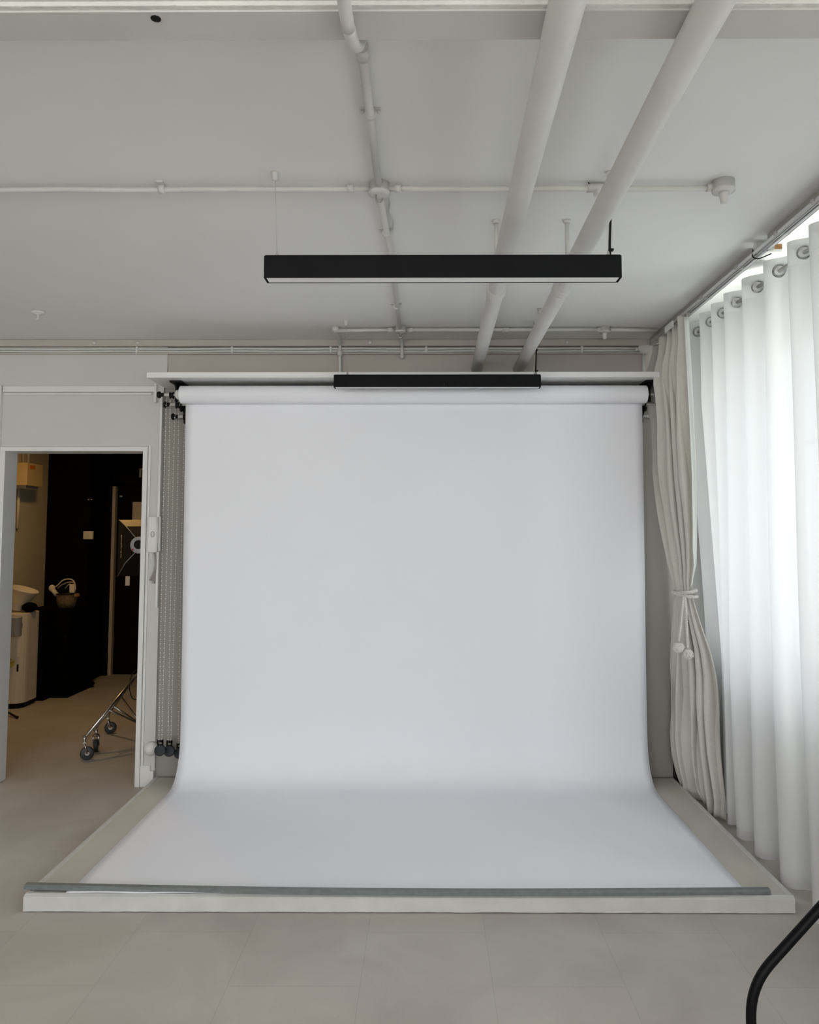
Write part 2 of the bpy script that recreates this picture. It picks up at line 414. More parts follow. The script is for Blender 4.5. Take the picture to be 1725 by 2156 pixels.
# ================================================================== PLATFORM, PAPER, BAR
PX0, PX1, PY0, PY1, PZ = -1.670, 1.520, 3.356, 4.94, .068
pl = thing('platform', 'low white edged plywood platform with greige painted top under the paper sweep', 'platform', (0, PY0, 0))
MB().box((PX0 + .02, PY0 + .02, .004), (PX1 - .02, PY1, PZ - .002)).build('deck', 'deck', pl)
fr = MB().prism([(PY0, .004), (PY0 + .02, .004), (PY0 + .02, PZ), (PY0 + .013, PZ), (PY0, PZ - .006)], 'x', PX0, PX1)
# chamfered top strip of the front board
rows = []
for i in range(90):
    x = PX0 + (PX1 - PX0) * i / 89
    rows.append([(x, PY0 - .001, .003 + .002 * abs(math.sin(i * 1.7) * math.sin(i * .37))), (x, PY0 - .0015, .058 + .0006 * math.sin(i * .9)), (x, PY0 + .014, PZ + .0012), (x, PY0 + .024, PZ + .0012)])
fr.grid(rows, False)
fr.build('front_board', 'edge', pl)
MB().box((PX0, PY0 + .01, .004), (PX0 + .022, PY1, PZ + .001)).build('side_board', 'edge', pl, bev=.002)
MB().box((PX1 - .022, PY0 + .01, .004), (PX1, PY1, PZ + .001)).build('side_board', 'edge', pl, bev=.002)

# seamless paper: roll + one sheet hanging behind it and sweeping over the platform
RZ, RY, RR = 2.412, 4.742, .0545
SX0, SX1 = -1.488, 1.333
bp = thing('paper_backdrop', 'wide white seamless paper roll hung below the shelf and swept onto the platform', 'backdrop paper', (0, RY, RZ))
rb = MB()
prof = [(.026, 0), (RR - .001, 0), (RR, .003), (RR, SX1 + .012 - SX0 + .012 - .003), (RR - .001, SX1 - SX0 + .024), (.026, SX1 - SX0 + .024)]
rb.lathe(prof, (SX0 - .014, RY, RZ), 'x', 48)
rb.build('roll', 'paper', bp)
MB().lathe([(.030, 0), (.030, .012), (.024, .014), (.024, .03)], (SX0 - .040, RY, RZ), 'x', 24).build('roll_core', 'whiteplastic', bp)
path = [(RY + RR, RZ), (RY + RR + .002, 2.2), (4.806, 1.8), (4.818, 1.3), (4.83, .8), (4.838, .5), (4.838, .36), (4.828, .255), (4.800, .175), (4.755, .115), (4.70, .084), (4.63, .0715), (4.5, .0705), (4.2, .0708), (3.9, .0703), (3.6, .071), (3.44, .0712), (3.385, .0715)]
sp2 = spline([(0, a, b_) for a, b_ in path], 7)
rows = []
for k, p in enumerate(sp2):
    r_ = []
    for j in range(61):
        u = j / 60; x = SX0 + (SX1 - SX0) * u
        wav = .0022 * math.sin(x * 2.1 + .6) + .0012 * math.sin(x * 5.3 + p.z * 2.2)
        fade = min(1, max(0, (p.z - .3) / .6)) * min(1, max(0, (2.3 - p.z) / .5))
        x2 = x + (.006 * (u - .5)) * max(0, 1 - p.z)
        r_.append((x2, p.y + wav * fade, p.z + (0.0011 * (1 + math.sin(x * 9 + p.y * 4)) if p.z < .1 else 0)))
    rows.append(r_)
sh = MB().grid(rows).build('sheet', 'paper', bp)
so = sh.modifiers.new('thick', 'SOLIDIFY'); so.thickness = .0009; so.offset = 0
# creased flap of paper turned under in front of the bar
rows = []
for i in range(80):
    x = -1.50 + 2.73 * i / 79
    e = .003 * math.sin(x * 2.2) + .002 * math.sin(x * 7)
    y0 = PY0 + .004 + .014 * max(0, math.sin((x + 1.5) / 2.73 * PI * .9 + .3)) * 0
    rows.append([(x, y0 + .03, .0735), (x, y0 + .004 + e * .5, .0735 + .0025 * math.sin(i * .35) ** 2)])
fl = MB().grid(rows).build('sheet_flap', 'paper', bp)
so = fl.modifiers.new('thick', 'SOLIDIFY'); so.thickness = .0009; so.offset = 1

# grey bar that pins the front edge of the paper
def bar_pt(t):   # slight sag and skew between its two ends
    x = -1.690 + 3.118 * t
    return x, 3.412 - .036 * math.sin(PI * min(1, t * .95)) - .020 * t, .0815 - .001 * t
mb = MB(); N = 60; rows = []
for i in range(N + 1):
    x, y, z = bar_pt(i / N)
    h = .010; wd = .018
    rows.append([(x, y - wd, z - h * .8), (x, y - wd, z + h * .3), (x, y - wd * .6, z + h), (x, y + wd * .6, z + h), (x, y + wd, z + h * .3), (x, y + wd, z - h * .8), (x, y - wd, z - h * .8)])
mb.grid(rows, False)
for e in (0, N):
    k = e * 7; mb.f.append(tuple(k + q for q in range(6))); mb.sm.append(False)
bo = mb.build('weight_bar', 'bar')
tag(bo, 'long flat grey bar laid across the front edge of the paper on the platform', 'bar')

# ================================================================== SHELF, BRACKETS, CROSSBARS, CHAINS
SH = thing('wall_shelf', 'long white board shelf fixed to the wall above the paper roll', 'shelf', (0, YW, 2.49))
MB().box((-1.672, 4.62, 2.494), (1.42, YW - .012, 2.527)).build('board', 'shelf', SH, bev=.002)
def bracket(name, x, side, label):
    t = thing(name, label, 'bracket', (x, YW - .012, 2.49))
    # ceiling plate and triangular gusset bolted under the shelf
    MB().box((x - .035, 4.70, 2.482), (x + .035, 4.985, 2.493)).build('mounting_plate', 'black', t, bev=.002)
    g = MB(); xg = x + side * .02
    g.prism([(x - side * .03, 2.482), (x + side * .13, 2.405), (x + side * .10, 2.395), (x - side * .01, 2.44)], 'y', 4.80, 4.806)
    g.prism([(4.68, 2.482), (4.97, 2.482), (4.97, 2.29), (4.93, 2.29)], 'x', x - .004, x + .004)
    g.build('gusset', 'black', t)
    for (yy, zz) in ((RY, RZ), (4.84, 2.370), (4.925, 2.305)):
        a = MB().box((x - .008, yy - .012, zz - .035), (x + .002, yy + .012, min(2.482, zz + .09 if yy < 4.9 else zz + .06)))
        a.lathe([(.018, -.006), (.018, .006)], (x - .003, yy, zz - .03), 'x', 16)
        a.build('hook_arm', 'black', t, bev=.002)
    return t
BXL, BXR = -1.526, 1.366
bracket('backdrop_bracket', BXL, 1, 'black triple hook bracket at the left end of the paper roll')
bracket('backdrop_bracket', BXR, -1, 'black triple hook bracket half behind the grey curtain at right')
def crossbar(yy, zz, x0, label, knob_r=.021, full_l=-1.60):
    t = thing('roller_crossbar', label, 'crossbar', (0, yy, zz), 'expanding crossbars in the backdrop brackets')
    MB().tube([(x0, yy, zz), (BXR + .06, yy, zz)], .0085, 14).build('rod', 'whiteplastic', t)
    for s, xk in ((-1, x0), (1, BXR + .06)):
        k = MB().lathe([(.013, 0), (.013, -s * -0.0), (.014, s * .018), (.010, s * .022)], (xk, yy, zz), 'x', 20)
        kk = MB()
        prof = [(.010, 0), (.012, s * .012), (.013, s * .02), (knob_r, s * .024), (knob_r, s * .036), (knob_r * .8, s * .040)]
        kk.lathe(prof, (xk, yy, zz), 'x', 20); kk.build('knob', 'black', t)
    # chain wheel
    MB().lathe([(.012, -.012), (.022, -.010), (.014, 0), (.022, .010), (.012, .012)], (x0 + .047, yy, zz - .004), 'x', 24).build('chain_wheel', 'black', t)
crossbar(RY, RZ, -1.605, 'front roller crossbar carrying the white paper roll')
crossbar(4.84, 2.368, -1.598, 'middle roller crossbar just below and behind the paper roll')
crossbar(4.925, 2.305, -1.575, 'rear roller crossbar lowest and nearest the wall')
def pull_chain(x, yy, ztop, zbot, label):
    t = thing('pull_chain', label, 'chain', (x, yy, zbot), 'pull chains of the backdrop rollers')
    c = MB()
    for s in (-1, 1):
        z = ztop; i = 0
        while z > zbot + .03:
            xx = x + s * (.0105 + .003 * math.sin((ztop - z) * 2.2))
            yo = yy + s * .004
            c.ball((xx + .0009 * (-1) ** i, yo, z), .0040, 6, 4, (.9, .7, 1.25) if i % 2 else (.35, .7, 1.35))
            z -= .0135; i += 1
    c.build('links', 'chainlink', t)
    MB().box((x - .017, yy - .006, zbot + .012), (x - .011, yy + .006, zbot + .045)).box((x + .011, yy - .006, zbot + .012), (x + .017, yy + .006, zbot + .045)).box((x - .017, yy - .006, zbot + .030), (x + .017, yy + .006, zbot + .042)).box((x - .017, yy - .006, zbot + .010), (x + .017, yy + .006, zbot + .018)).build('weight_clip', 'black', t)
    MB().lathe([(.028, -.012), (.033, -.008), (.033, .008), (.028, .012)], (x, yy, zbot - .018), 'y', 28).build('weight', 'chainweight', t)
M['chainlink'] = mat('plastic_chain', (.66, .65, .62), .4)
M['chainweight'] = mat('dark_weight', (.016, .019, .024), .5)
pull_chain(-1.598, 4.80, 2.397, .285, 'leftmost white pull chain with round black weight beside the doorway wall')
pull_chain(-1.562, 4.86, 2.355, .265, 'white pull chain with round black weight, middle one of three')
pull_chain(-1.520, 4.925, 2.290, .235, 'white pull chain nearest the paper edge, its black weight half hidden')

# ================================================================== PENDANT LIGHTS
def pendant(x0, x1, y, z0, z1, wire_x, cable_x, label, ztop=ZC, wy=.0):
    t = thing('pendant_light', label, 'light', ((x0 + x1) / 2, y, z0), 'black linear pendant lights')
    wd = .058
    MB().box((x0, y, z0 + .006), (x1, y + .004, z1)).box((x0, y + wd - .004, z0), (x1, y + wd, z1)).box((x0, y, z1 - .004), (x1, y + wd, z1)).box((x0, y, z0), (x1, y + .0035, z0 + .007)).build('housing', 'scuffed', t, bev=.0008)
    MB().box((x0 + .005, y + .005, z0 + .001), (x1 - .005, y + wd - .005, z0 + .005)).build('diffuser', 'diffuser', t)
    for xa, xb in ((x0 - .003, x0), (x1, x1 + .003)):
        MB().box((xa, y, z0), (xb, y + wd, z1 - .003)).build('end_cap', 'blackmetal', t)
    for i, wx in enumerate((wire_x, cable_x)):
        MB().tube([(wx, y + wd / 2, z1), (wx - (.012 if i == 0 else -.004), y + wd / 2 + wy, ztop)], .0009 if i == 0 else .0012, 8).build('suspension_wire', 'greymetal', t)
        MB().lathe([(.007, 0), (.006, .012), (.003, .022)], (wx, y + wd / 2, z1), 'z', 12).build('wire_gripper', 'greymetal', t)
    pts = spline([(cable_x + .006, y + wd / 2, z1), (cable_x + .006, y + wd / 2, z1 + .05), (cable_x + .011, y + wd / 2, z1 + .16), (cable_x + .014, y + wd / 2, z1 + .23), (cable_x + .018, y + wd / 2, ztop)], 5)
    cb = MB().tube(pts, .0042, 10).build('power_cable', 'black', t)
    for zz in (z1 + .022, z1 + .145, ):
        MB().box((cable_x + .000, y + wd / 2 - .008, zz), (cable_x + .018, y + wd / 2 + .008, zz + .008)).build('cable_tie', 'black', t, bev=.002)
    for wx in (wire_x - .012, cable_x + .01):
        MB().lathe([(.004, -.030), (.010, -.026), (.012, -.004), (.014, 0)], (wx, y + wd / 2 + wy, ztop), 'z', 16).build('ceiling_anchor', 'pipe', t)

def scuff_mat():
    mt = mat('scuffed_black', (.006, .0065, .007), .6, noise=(10, .15), spec=.12); n = mt.node_tree; b = n.nodes['Principled BSDF']
    t = n.nodes.new('ShaderNodeTexCoord'); mpn = n.nodes.new('ShaderNodeMapping'); mpn.inputs['Scale'].default_value = (60, 8, 6); mpn.inputs['Rotation'].default_value = (0, .25, 0)
    nz = n.nodes.new('ShaderNodeTexNoise'); nz.inputs['Scale'].default_value = 1.6; nz.inputs['Detail'].default_value = 3
    n.links.new(t.outputs['Object'], mpn.inputs[0]); n.links.new(mpn.outputs[0], nz.inputs['Vector'])
    r = n.nodes.new('ShaderNodeValToRGB'); r.color_ramp.elements[0].position = .745; r.color_ramp.elements[1].position = .78
    n.links.new(nz.outputs['Fac'], r.inputs[0])
    mx = n.nodes.new('ShaderNodeMix'); mx.data_type = 'RGBA'
    src = b.inputs['Base Color'].links[0].from_socket
    n.links.new(r.outputs[0], mx.inputs[0]); n.links.new(src, mx.inputs[6]); mx.inputs[7].default_value = (.12, .12, .11, 1)
    n.links.new(mx.outputs[2], b.inputs['Base Color'])
    return mt
M['scuffed'] = scuff_mat()
pendant(-.548, .660, 2.60, 2.428, 2.507, -.512, .625, 'large black linear pendant hung low from the ceiling, nearest the camera')
pendant(-.534, .663, 4.495, 2.412, 2.486, -.46, .635, 'black linear pendant hung in front of the paper roll, farther from the camera')

# ================================================================== PIPES AND CONDUITS
def collar(mb, a, b_, r, R, seg=20):
    mb.tube([a, b_], R, seg)
for x, yc, lab, kind in ((.325, 3.35, 'left one of the two thick white pipes running under the ceiling', 0), (.594, 3.33, 'right one of the two thick white pipes, nearer the curtain', 1)):
    t = thing('ceiling_pipe', lab, 'pipe', (x, YW, 2.62), 'thick pipes under the ceiling')
    x0 = x - .044 if kind == 0 else x - .018
    P = lambda y, _x=x, _x0=x0: (_x0 + (_x - _x0) * (y - 1.4) / 3.55, y, 2.62)
    ys = [-3.8, -1, 1.4, 2.4, 2.95, 3.35, 4.2, YW]
    MB().tube([P(y) for y in ys], [.0375, .0375, .0375, .0372, .0375, .0365, .036, .036], 32).build('pipe_run', 'pipe', t)
    if kind == 0:
        MB().tube([P(yc - .05), P(yc - .045), P(yc + .01), P(yc + .03)], [.0385, .0425, .0435, .0380], 32).build('collar', 'pipe', t)
    else:
        c = MB().tube([P(yc - .06), P(yc - .055), P(yc - .01), P(yc + .0)], [.038, .043, .044, .044], 8)
        c.build('collar', 'pipe', t)
    xx = P(3.05)[0]
    xh = xx - .022
    MB().tube([(xh, 3.05, ZC), (xh, 3.05, 2.64)], .0085, 12).build('hanger_rod', 'pipe', t)
    MB().lathe([(.012, 0), (.016, .006), (.016, .012)], (xh, 3.05, ZC - .012), 'z', 14).build('rod_fixing', 'pipe', t)

def saddle(mb, p, along, r, w=.014):
    """pipe clip around a conduit under the ceiling: strap and two lugs"""
    x, y, z = p
    if along == 'y':
        mb.tube([(x, y - w / 2, z), (x, y + w / 2, z)], r + .004, 14); mb.box((x - r - .018, y - w / 2, ZC - .006), (x + r + .018, y + w / 2, ZC))
        for s in (-1, 1): mb.ball((x + s * (r + .012), y, ZC - .012), .006, 8, 6)
    else:
        mb.tube([(x - w / 2, y, z), (x + w / 2, y, z)], r + .004, 14); mb.box((x - w / 2, y - r - .016, ZC - .006), (x + w / 2, y + r + .016, ZC))
zc = ZC - .019
# main conduit running towards the back wall
t = thing('conduit', 'white conduit running along the ceiling middle from the beam to the back wall', 'conduit', (-.16, 1.8, zc))
pts = [(-.166, -3.5, 2.632), (-.166, .6, 2.632), (-.166, 1.50, 2.636), (-.165, 1.60, 2.640), (-.162, 1.68, 2.655), (-.158, 1.74, 2.690), (-.157, 1.80, 2.745), (-.160, 1.86, 2.785)]
MB().tube(spline(pts, 5), .0145, 16).build('bend', 'pipe', t)
MB().tube([(-.163, 1.90, zc), (-.168, 2.72, zc)], .0125, 16).tube([(-.168, 2.72, zc), (-.158, 3.3, zc), (-.156, 4.70, zc)], .0118, 16).build('run', 'pipe', t)
MB().tube([(-.163, 1.90, zc), (-.163, 1.945, zc)], .0175, 16).build('coupling', 'pipe', t)
for yy in (2.22, 3.13, 4.17):
    mb = MB(); saddle(mb, (-.163, yy, zc), 'y', .0125); mb.build('clip', 'pipe', t)
# thin cable strung beside it
mb = MB().tube(spline([(-.142, 2.78, ZC - .006), (-.135, 2.86, ZC - .004), (-.142, 2.95, ZC - .006), (-.130, 3.02, ZC - .012), (-.134, 3.12, ZC - .006)], 6), .003, 8)
mb.build('stray_cable', 'pipe', t)
def jbox(name, x, y, label, r=.036, nozzle=False, hook=False, h=.040):
    o = thing(name, label, 'junction box', (x, y, ZC))
    MB().lathe([(r, 0), (r, -h * .75), (r * 1.06, -h * .78), (r * 1.06, -h), (r * .6, -h - .003)], (x, y, ZC), 'z', 28).build('body', 'pipe', o)
    if nozzle:
        MB().lathe([(.017, 0), (.0165, -.012), (.012, -.040), (.006, -.042)], (x, y, ZC - h), 'z', 20).build('cone', 'pipe', o)
    if hook:
        MB().tube(spline([(x - .012, y, ZC - h), (x - .010, y - .002, ZC - h - .026), (x + .002, y - .004, ZC - h - .036), (x + .014, y - .002, ZC - h - .018)], 5), .0035, 8).build('hook', 'steel', o)
    return o
jbox('junction_box', -.167, 2.715, 'round junction box with a small hook where the two conduits cross mid ceiling', .037, hook=True)
jbox('junction_box', -.154, 4.64, 'round junction box with hook on the conduit near the back wall', .032, hook=True, h=.036)
jbox('junction_box', 1.054, 2.70, 'round ceiling box with a cone spout at the right end of the near cross conduit', .038, nozzle=True)
jbox('junction_box', 1.078, 4.66, 'round ceiling box with a cone spout on the rear cross conduit near the curtain', .033, nozzle=True, h=.034)
# cross conduit, near
t = thing('conduit', 'white conduit crossing the ceiling left to right above the near pendant', 'conduit', (0, 2.71, zc))
yy = 2.715
def xline(xa, xb, wob=.0):
    n = max(2, int(abs(xb - xa) / .12)); return [(xa + (xb - xa) * i / n, yy + wob * math.sin(i * .9), zc - .003 * abs(math.sin(i * .7))) for i in range(n + 1)]
MB().tube(xline(XL, -.19, .0015), .0098, 14).build('left_run', 'pipe', t)
MB().tube(xline(-.145, 1.02, .001), .0105, 14).build('right_run', 'pipe', t)
for x in (-.945, -3.0):
    mb = MB(); saddle(mb, (x, yy, zc), 'x', .012, .022); mb.build('clip', 'pipe', t)
MB().tube([(.575, yy, zc), (.64, yy, zc)], .016, 14).tube([(.608, yy, zc), (.608, yy - .0, zc - .028)], .012, 12).build('tee', 'pipe', t)
for x in (-.27, -.10, 1.012): MB().tube([(x - .012, yy, zc), (x + .012, yy, zc)], .0142, 14).build('coupling', 'pipe', t)
# thin black wire loop near the tee
mb = MB().tube(spline([(.575, yy - .02, ZC - .008), (.60, yy + .02, ZC - .01), (.64, yy + .035, ZC - .01), (.68, yy + .03, ZC - .02)], 6), .0022, 6).build('wire', 'black', t)
# cross conduit, rear
t = thing('conduit', 'white conduit crossing the ceiling just in front of the back wall', 'conduit', (0, 4.65, zc))
yr = 4.655
MB().tube([(-.545, yr, zc - .004), (-.19, yr, zc)], .0105, 14).tube([(-.12, yr, zc), (.5, yr, zc), (1.04, yr, zc)], .0108, 14).tube([(1.11, yr, zc), (1.395, yr + .02, zc)], .0108, 14).build('run', 'pipe', t)
for xa, xb in ((.46, .50), (-.235, -.20), (1.03, 1.05), (-.105, -.08)): MB().tube([(xa, yr, zc), (xb, yr, zc)], .0143, 14).build('coupling', 'pipe', t)
# drops from it to the wall
t = thing('conduit', 'white conduit drop turning down the wall to the shelf, left of the far pendant', 'conduit', (-.55, 4.7, zc))
MB().tube(spline([(-.548, yr, zc - .004), (-.549, yr + .05, zc - .008), (-.550, 4.88, zc - .010), (-.552, 4.945, zc - .02), (-.553, 4.955, zc - .06), (-.554, 4.955, 2.70), (-.552, 4.958, 2.60), (-.552, 4.955, 2.53)], 5), .0100, 14).build('run', 'pipe', t)
MB().lathe([(.022, 0), (.022, -.024), (.010, -.028)], (-.548, yr, ZC), 'z', 18).build('elbow_box', 'pipe', t)
MB().tube([(-.554, 4.955, 2.74), (-.554, 4.955, 2.70)], .017, 14).build('coupling', 'pipe', t)
t = thing('conduit', 'short white conduit stub from ceiling box to the wall ledge, middle of the back wall', 'conduit', (-.154, 4.7, zc))
MB().tube(spline([(-.154, yr, zc - .002), (-.154, 4.80, zc - .004), (-.154, 4.90, zc - .012), (-.154, 4.945, zc - .035), (-.154, 4.95, zc - .07), (-.154, 4.95, 2.70)], 5), .0105, 14).lathe([(.013, 0), (.013, -.014), (.008, -.018)], (-.154, 4.95, 2.702), 'z', 14).build('run', 'pipe', t)
# wall conduits: two parallel tubes on the wall below the cove
zA, zB = 2.752, 2.735
for zz, lab, r in ((zA, 'upper of the two thin parallel conduits on the wall under the ceiling', .0085), (zB, 'lower of the two thin parallel conduits on the wall under the ceiling', .0075)):
    t = thing('wall_conduit', lab, 'conduit', (0, YW - .03, zz), 'parallel wall conduits')
    n = 60
    MB().tube([(XL + (1.365 - XL) * i / n, YW - .030 + (.012 if zz == zA else 0) * 0, zz + .0015 * math.sin(i * .8 + zz * 9)) for i in range(n + 1)], r, 10).build('run', 'pipe', t)
    if zz == zA:
        for x in (-1.863, -1.249, -.614, .001, 1.0):
            MB().box((x - .008, YW - .045, 2.722), (x + .008, YW - .02, 2.765)).build('clip', 'pipe', t, bev=.003)
        for x in (-2.13, -1.85, -.36, .9): MB().lathe([(.010, 0), (.013, -.008), (.006, -.012)], (x, YW - .052, 2.785), 'y', 12).build('fixing', 'pipe', t)
t = thing('junction_box', 'round white junction box on the back wall corner beside the grey curtain', 'junction box', (1.395, YW - .03, 2.75))
MB().lathe([(.032, 0), (.034, -.02), (.034, -.034), (.024, -.040)], (1.395, YW - .012, 2.752), 'y', 26).build('body', 'pipe', t)
MB().tube([(1.395, YW - .028, 2.72), (1.395, YW - .028, 2.53)], .0105, 12).build('drop_pipe', 'pipe', t)
MB().tube([(1.340, YW - .03, 2.744), (1.366, YW - .03, 2.746)], .014, 12).build('coupling', 'pipe', t)
# small ceiling fittings
o = thing('ceiling_hook', 'small white ceiling rose with short hook, far left of the ceiling', 'hook', (-2.19, 4.33, ZC))
MB().lathe([(.038, 0), (.034, -.006), (.014, -.014), (.010, -.018)], (-2.19, 4.33, ZC), 'z', 20).build('rose', 'whiteplastic', o)
MB().tube(spline([(-2.19, 4.33, ZC - .012), (-2.188, 4.328, ZC - .036), (-2.196, 4.325, ZC - .046)], 4), .005, 8).build('hook', 'pipe', o)
o = MB().lathe([(.012, 0), (.012, -.006), (.004, -.010)], (.628, 4.28, ZC), 'z', 14).tube(spline([(.628, 4.28, ZC - .008), (.62, 4.275, ZC - .022), (.635, 4.272, ZC - .028)], 4), .003, 8).build('ceiling_hook', 'steel')
tag(o, 'tiny metal hook on the ceiling beside the right thick pipe', 'hook')
# hole patch on the beam
o = MB().lathe([(.011, 0), (.011, -.002)], (-.575, 1.590, 2.6555), 'z', 9).build('beam_hole', 'black'); tag(o, 'small dark hole under the ceiling beam at the left', 'hole')

# ================================================================== CURTAIN TRACK, CURTAINS
t = thing('curtain_track', 'double chrome curtain track fixed under the ceiling edge by the windows', 'curtain track', (1.40, 2.0, 2.75))
MB().box((1.392, YF + .2, 2.742), (1.408, 4.78, 2.760)).box((1.398, YF + .2, 2.738), (1.402, 4.78, 2.742)).build('rail', 'chrome', t, bev=.003)
MB().box((1.418, YF + .2, 2.742), (1.432, 4.15, 2.758)).build('rail', 'chrome', t, bev=.003)
for y in (2.3, 2.75, 3.05, 3.45, 3.9): MB().box((1.388, y - .012, 2.748), (1.446, y + .012, 2.7635)).build('rail_bracket', 'steel', t, bev=.002)
MB().tube(spline([(1.398, 3.28, 2.775), (1.392, 3.27, 2.74), (1.41, 3.25, 2.725), (1.45, 3.22, 2.735)], 6), .0025, 8).build('wire_tie', 'black', t)
o = MB().box((1.50, 3.48, 2.852), (1.617, 3.52, 2.876)).box((1.52, 3.60, 2.852), (1.58, 3.66, 2.95)).box((1.52, 3.50, 2.855), (1.58, 3.66, 2.870)).build('timber_offcut', 'wood', None, bev=.001)
MB().box((1.49, 3.482, 2.838), (1.615, 3.74, 2.8515)).build('painted_board', 'trim', o)
tag(o, 'short raw timber offcut fixed above the top of the sheers by the curtain track', 'timber')
o = MB().tube([(1.408, 3.28, 2.789), (1.46, 3.28, 2.789), (1.485, 3.28, 2.789)], .017, 16).build('pipe_stub', 'pipe')
tag(o, 'short white pipe stub passing through the gap in the ceiling edge batten', 'pipe')

CURT = [ (2.75,1.440,4.900,1.395,4.120), (2.7,1.434,4.900,1.397,4.127), (2.62,1.409,4.900,1.399,4.137), (2.54,1.384,4.899,1.402,4.148), (2.46,1.377,4.897,1.404,4.158), (2.4,1.391,4.895,1.406,4.166), (2.33,1.405,4.891,1.409,4.175), (2.25,1.418,4.885,1.412,4.186), (2.1,1.419,4.867,1.422,4.206), (1.95,1.413,4.838,1.434,4.226), (1.8,1.416,4.796,1.444,4.245), (1.65,1.416,4.739,1.451,4.265), (1.5,1.416,4.664,1.457,4.285), (1.38,1.414,4.589,1.455,4.301), (1.3,1.416,4.532,1.447,4.311), (1.26,1.415,4.500,1.447,4.317), (1.235,1.413,4.480,1.448,4.320), (1.21,1.417,4.492,1.453,4.321), (1.16,1.417,4.517,1.465,4.324), (1.05,1.426,4.571,1.497,4.329), (0.92,1.441,4.635,1.537,4.335), (0.78,1.459,4.704,1.562,4.342), (0.64,1.482,4.773,1.570,4.349), (0.5,1.496,4.842,1.576,4.356), (0.36,1.489,4.860,1.585,4.363), (0.24,1.496,4.860,1.596,4.368), (0.14,1.518,4.860,1.605,4.373), (0.06,1.543,4.860,1.613,4.377), (0.015,1.561,4.860,1.619,4.379), ]
def lerp_tab(tab, z):
    for a, b_ in zip(tab, tab[1:]):
        if a[0] >= z >= b_[0]:
            k = (a[0] - z) / (a[0] - b_[0]); return [p + (q - p) * k for p, q in zip(a, b_)]
    return list(tab[-1])
def curtain_rows():
    rows = []; NZ, NU = 170, 210
    for i in range(NZ + 1):
        z = 2.75 + (.006 - 2.75) * i / NZ
        _, xl, yl, xr, yr_ = lerp_tab(CURT, z)
        d = abs(z - 1.235); A = .012 + .032 * min(1, d / .6)
        if z > 1.9: A = .044 - .014 * min(1, (z - 1.9) / .5) - .010 * min(1, max(0, z - 2.3) / .3)
        if z < .6: A = .044 - .014 * (.6 - z) / .6
        A2 = A if z < 1.0 else A
        L = Vector((xl, yl)); R = Vector((xr, yr_)); ch = R - L; nrm = Vector((-ch.y, ch.x)).normalized()
        if nrm.x > 0: nrm = -nrm
        r_ = []
        for j in range(NU + 1):
            u = j / NU
            ph = 2 * PI * (4.6 * u + .28 * math.sin(2.2 * u * PI + z * .45 + .4) + .07 * math.sin(7 * u + z * 1.1))
            f = math.sin(ph) + .20 * math.sin(2 * ph + .7 + z * .6) + .22 * math.sin(4 * ph + z * 3) * math.exp(-d / .12)
            env = min(1, u * 9) * min(1, (1 - u) * 9)
            env = .35 + .65 * env
            # gathered folds lean along the cloth so that they overlap like pleats
            slide = .030 * math.cos(ph) * env * (A / .03)
            # pinch pleats at the heading
            if z > 2.60: f = f * .8 + .5 * math.sin(3 * ph) * (z - 2.60) / .15
            p = L + ch * u + nrm * (A2 * f * env - A2 * .9 * 0) + ch.normalized() * slide
            # soft random dents
            p += nrm * (.006 * math.sin(11 * u + 5 * z) * math.sin(3.1 * z + 2) * min(1, d / .3))
            zz = z
            if z < .10: zz = z + .018 * max(0, math.sin(ph * .5 + 1)) * (0.1 - z) / .1; p += nrm * (.02 * (.1 - z) / .1 * math.sin(u * 9))
            r_.append((p.x, p.y, zz))
        rows.append(r_)
    return rows
ct = thing('gathered_curtain', 'heavy greige linen curtain gathered by a rope tieback in the corner', 'curtain', (1.40, 4.4, 0))
c = MB().grid(curtain_rows()).build('drape', 'curtain', ct)
so = c.modifiers.new('thick', 'SOLIDIFY'); so.thickness = .002; so.offset = 0
LIN = [(2.7, 1.431, 4.2), (2.5, 1.436, 4.2), (2.2, 1.444, 4.2), (1.9, 1.449, 4.2), (1.6, 1.447, 4.2), (1.4, 1.446, 4.22), (1.3, 1.436, 4.26), (1.25, 1.436, 4.31)]
rows = []
for i in range(40):
    z = 2.72 + (1.255 - 2.72) * i / 39
    _, x, y = lerp_tab(LIN, min(2.7, z)); r_ = []
    for j in range(8):
        u = j / 7; wd = .05 * min(1, (z - 1.2) / .3)
        y2 = y - .075 * min(1, max(0, (z - 1.25) / .5)); r_.append(((x - .5 * wd * (1 - u)) * y2 / y, y2 + .004 * math.sin(u * 5 + z * 3), z))
    rows.append(r_)
lo = MB().grid(rows).build('lining', 'lining', ct); lo['label'] = 'pale lining edge of the curtain'
so = lo.modifiers.new('thick', 'SOLIDIFY'); so.thickness = .0015
# gliders and the folded heading tape tab
for k in range(8): MB().tube([(1.40, 4.14 + k * .085, 2.732), (1.40, 4.14 + k * .085, 2.741)], .003, 8).build('glider', 'steel', ct)
MB().box((1.372, 4.30, 2.715), (1.379, 4.44, 2.748)).build('heading_tab', 'lining', ct)

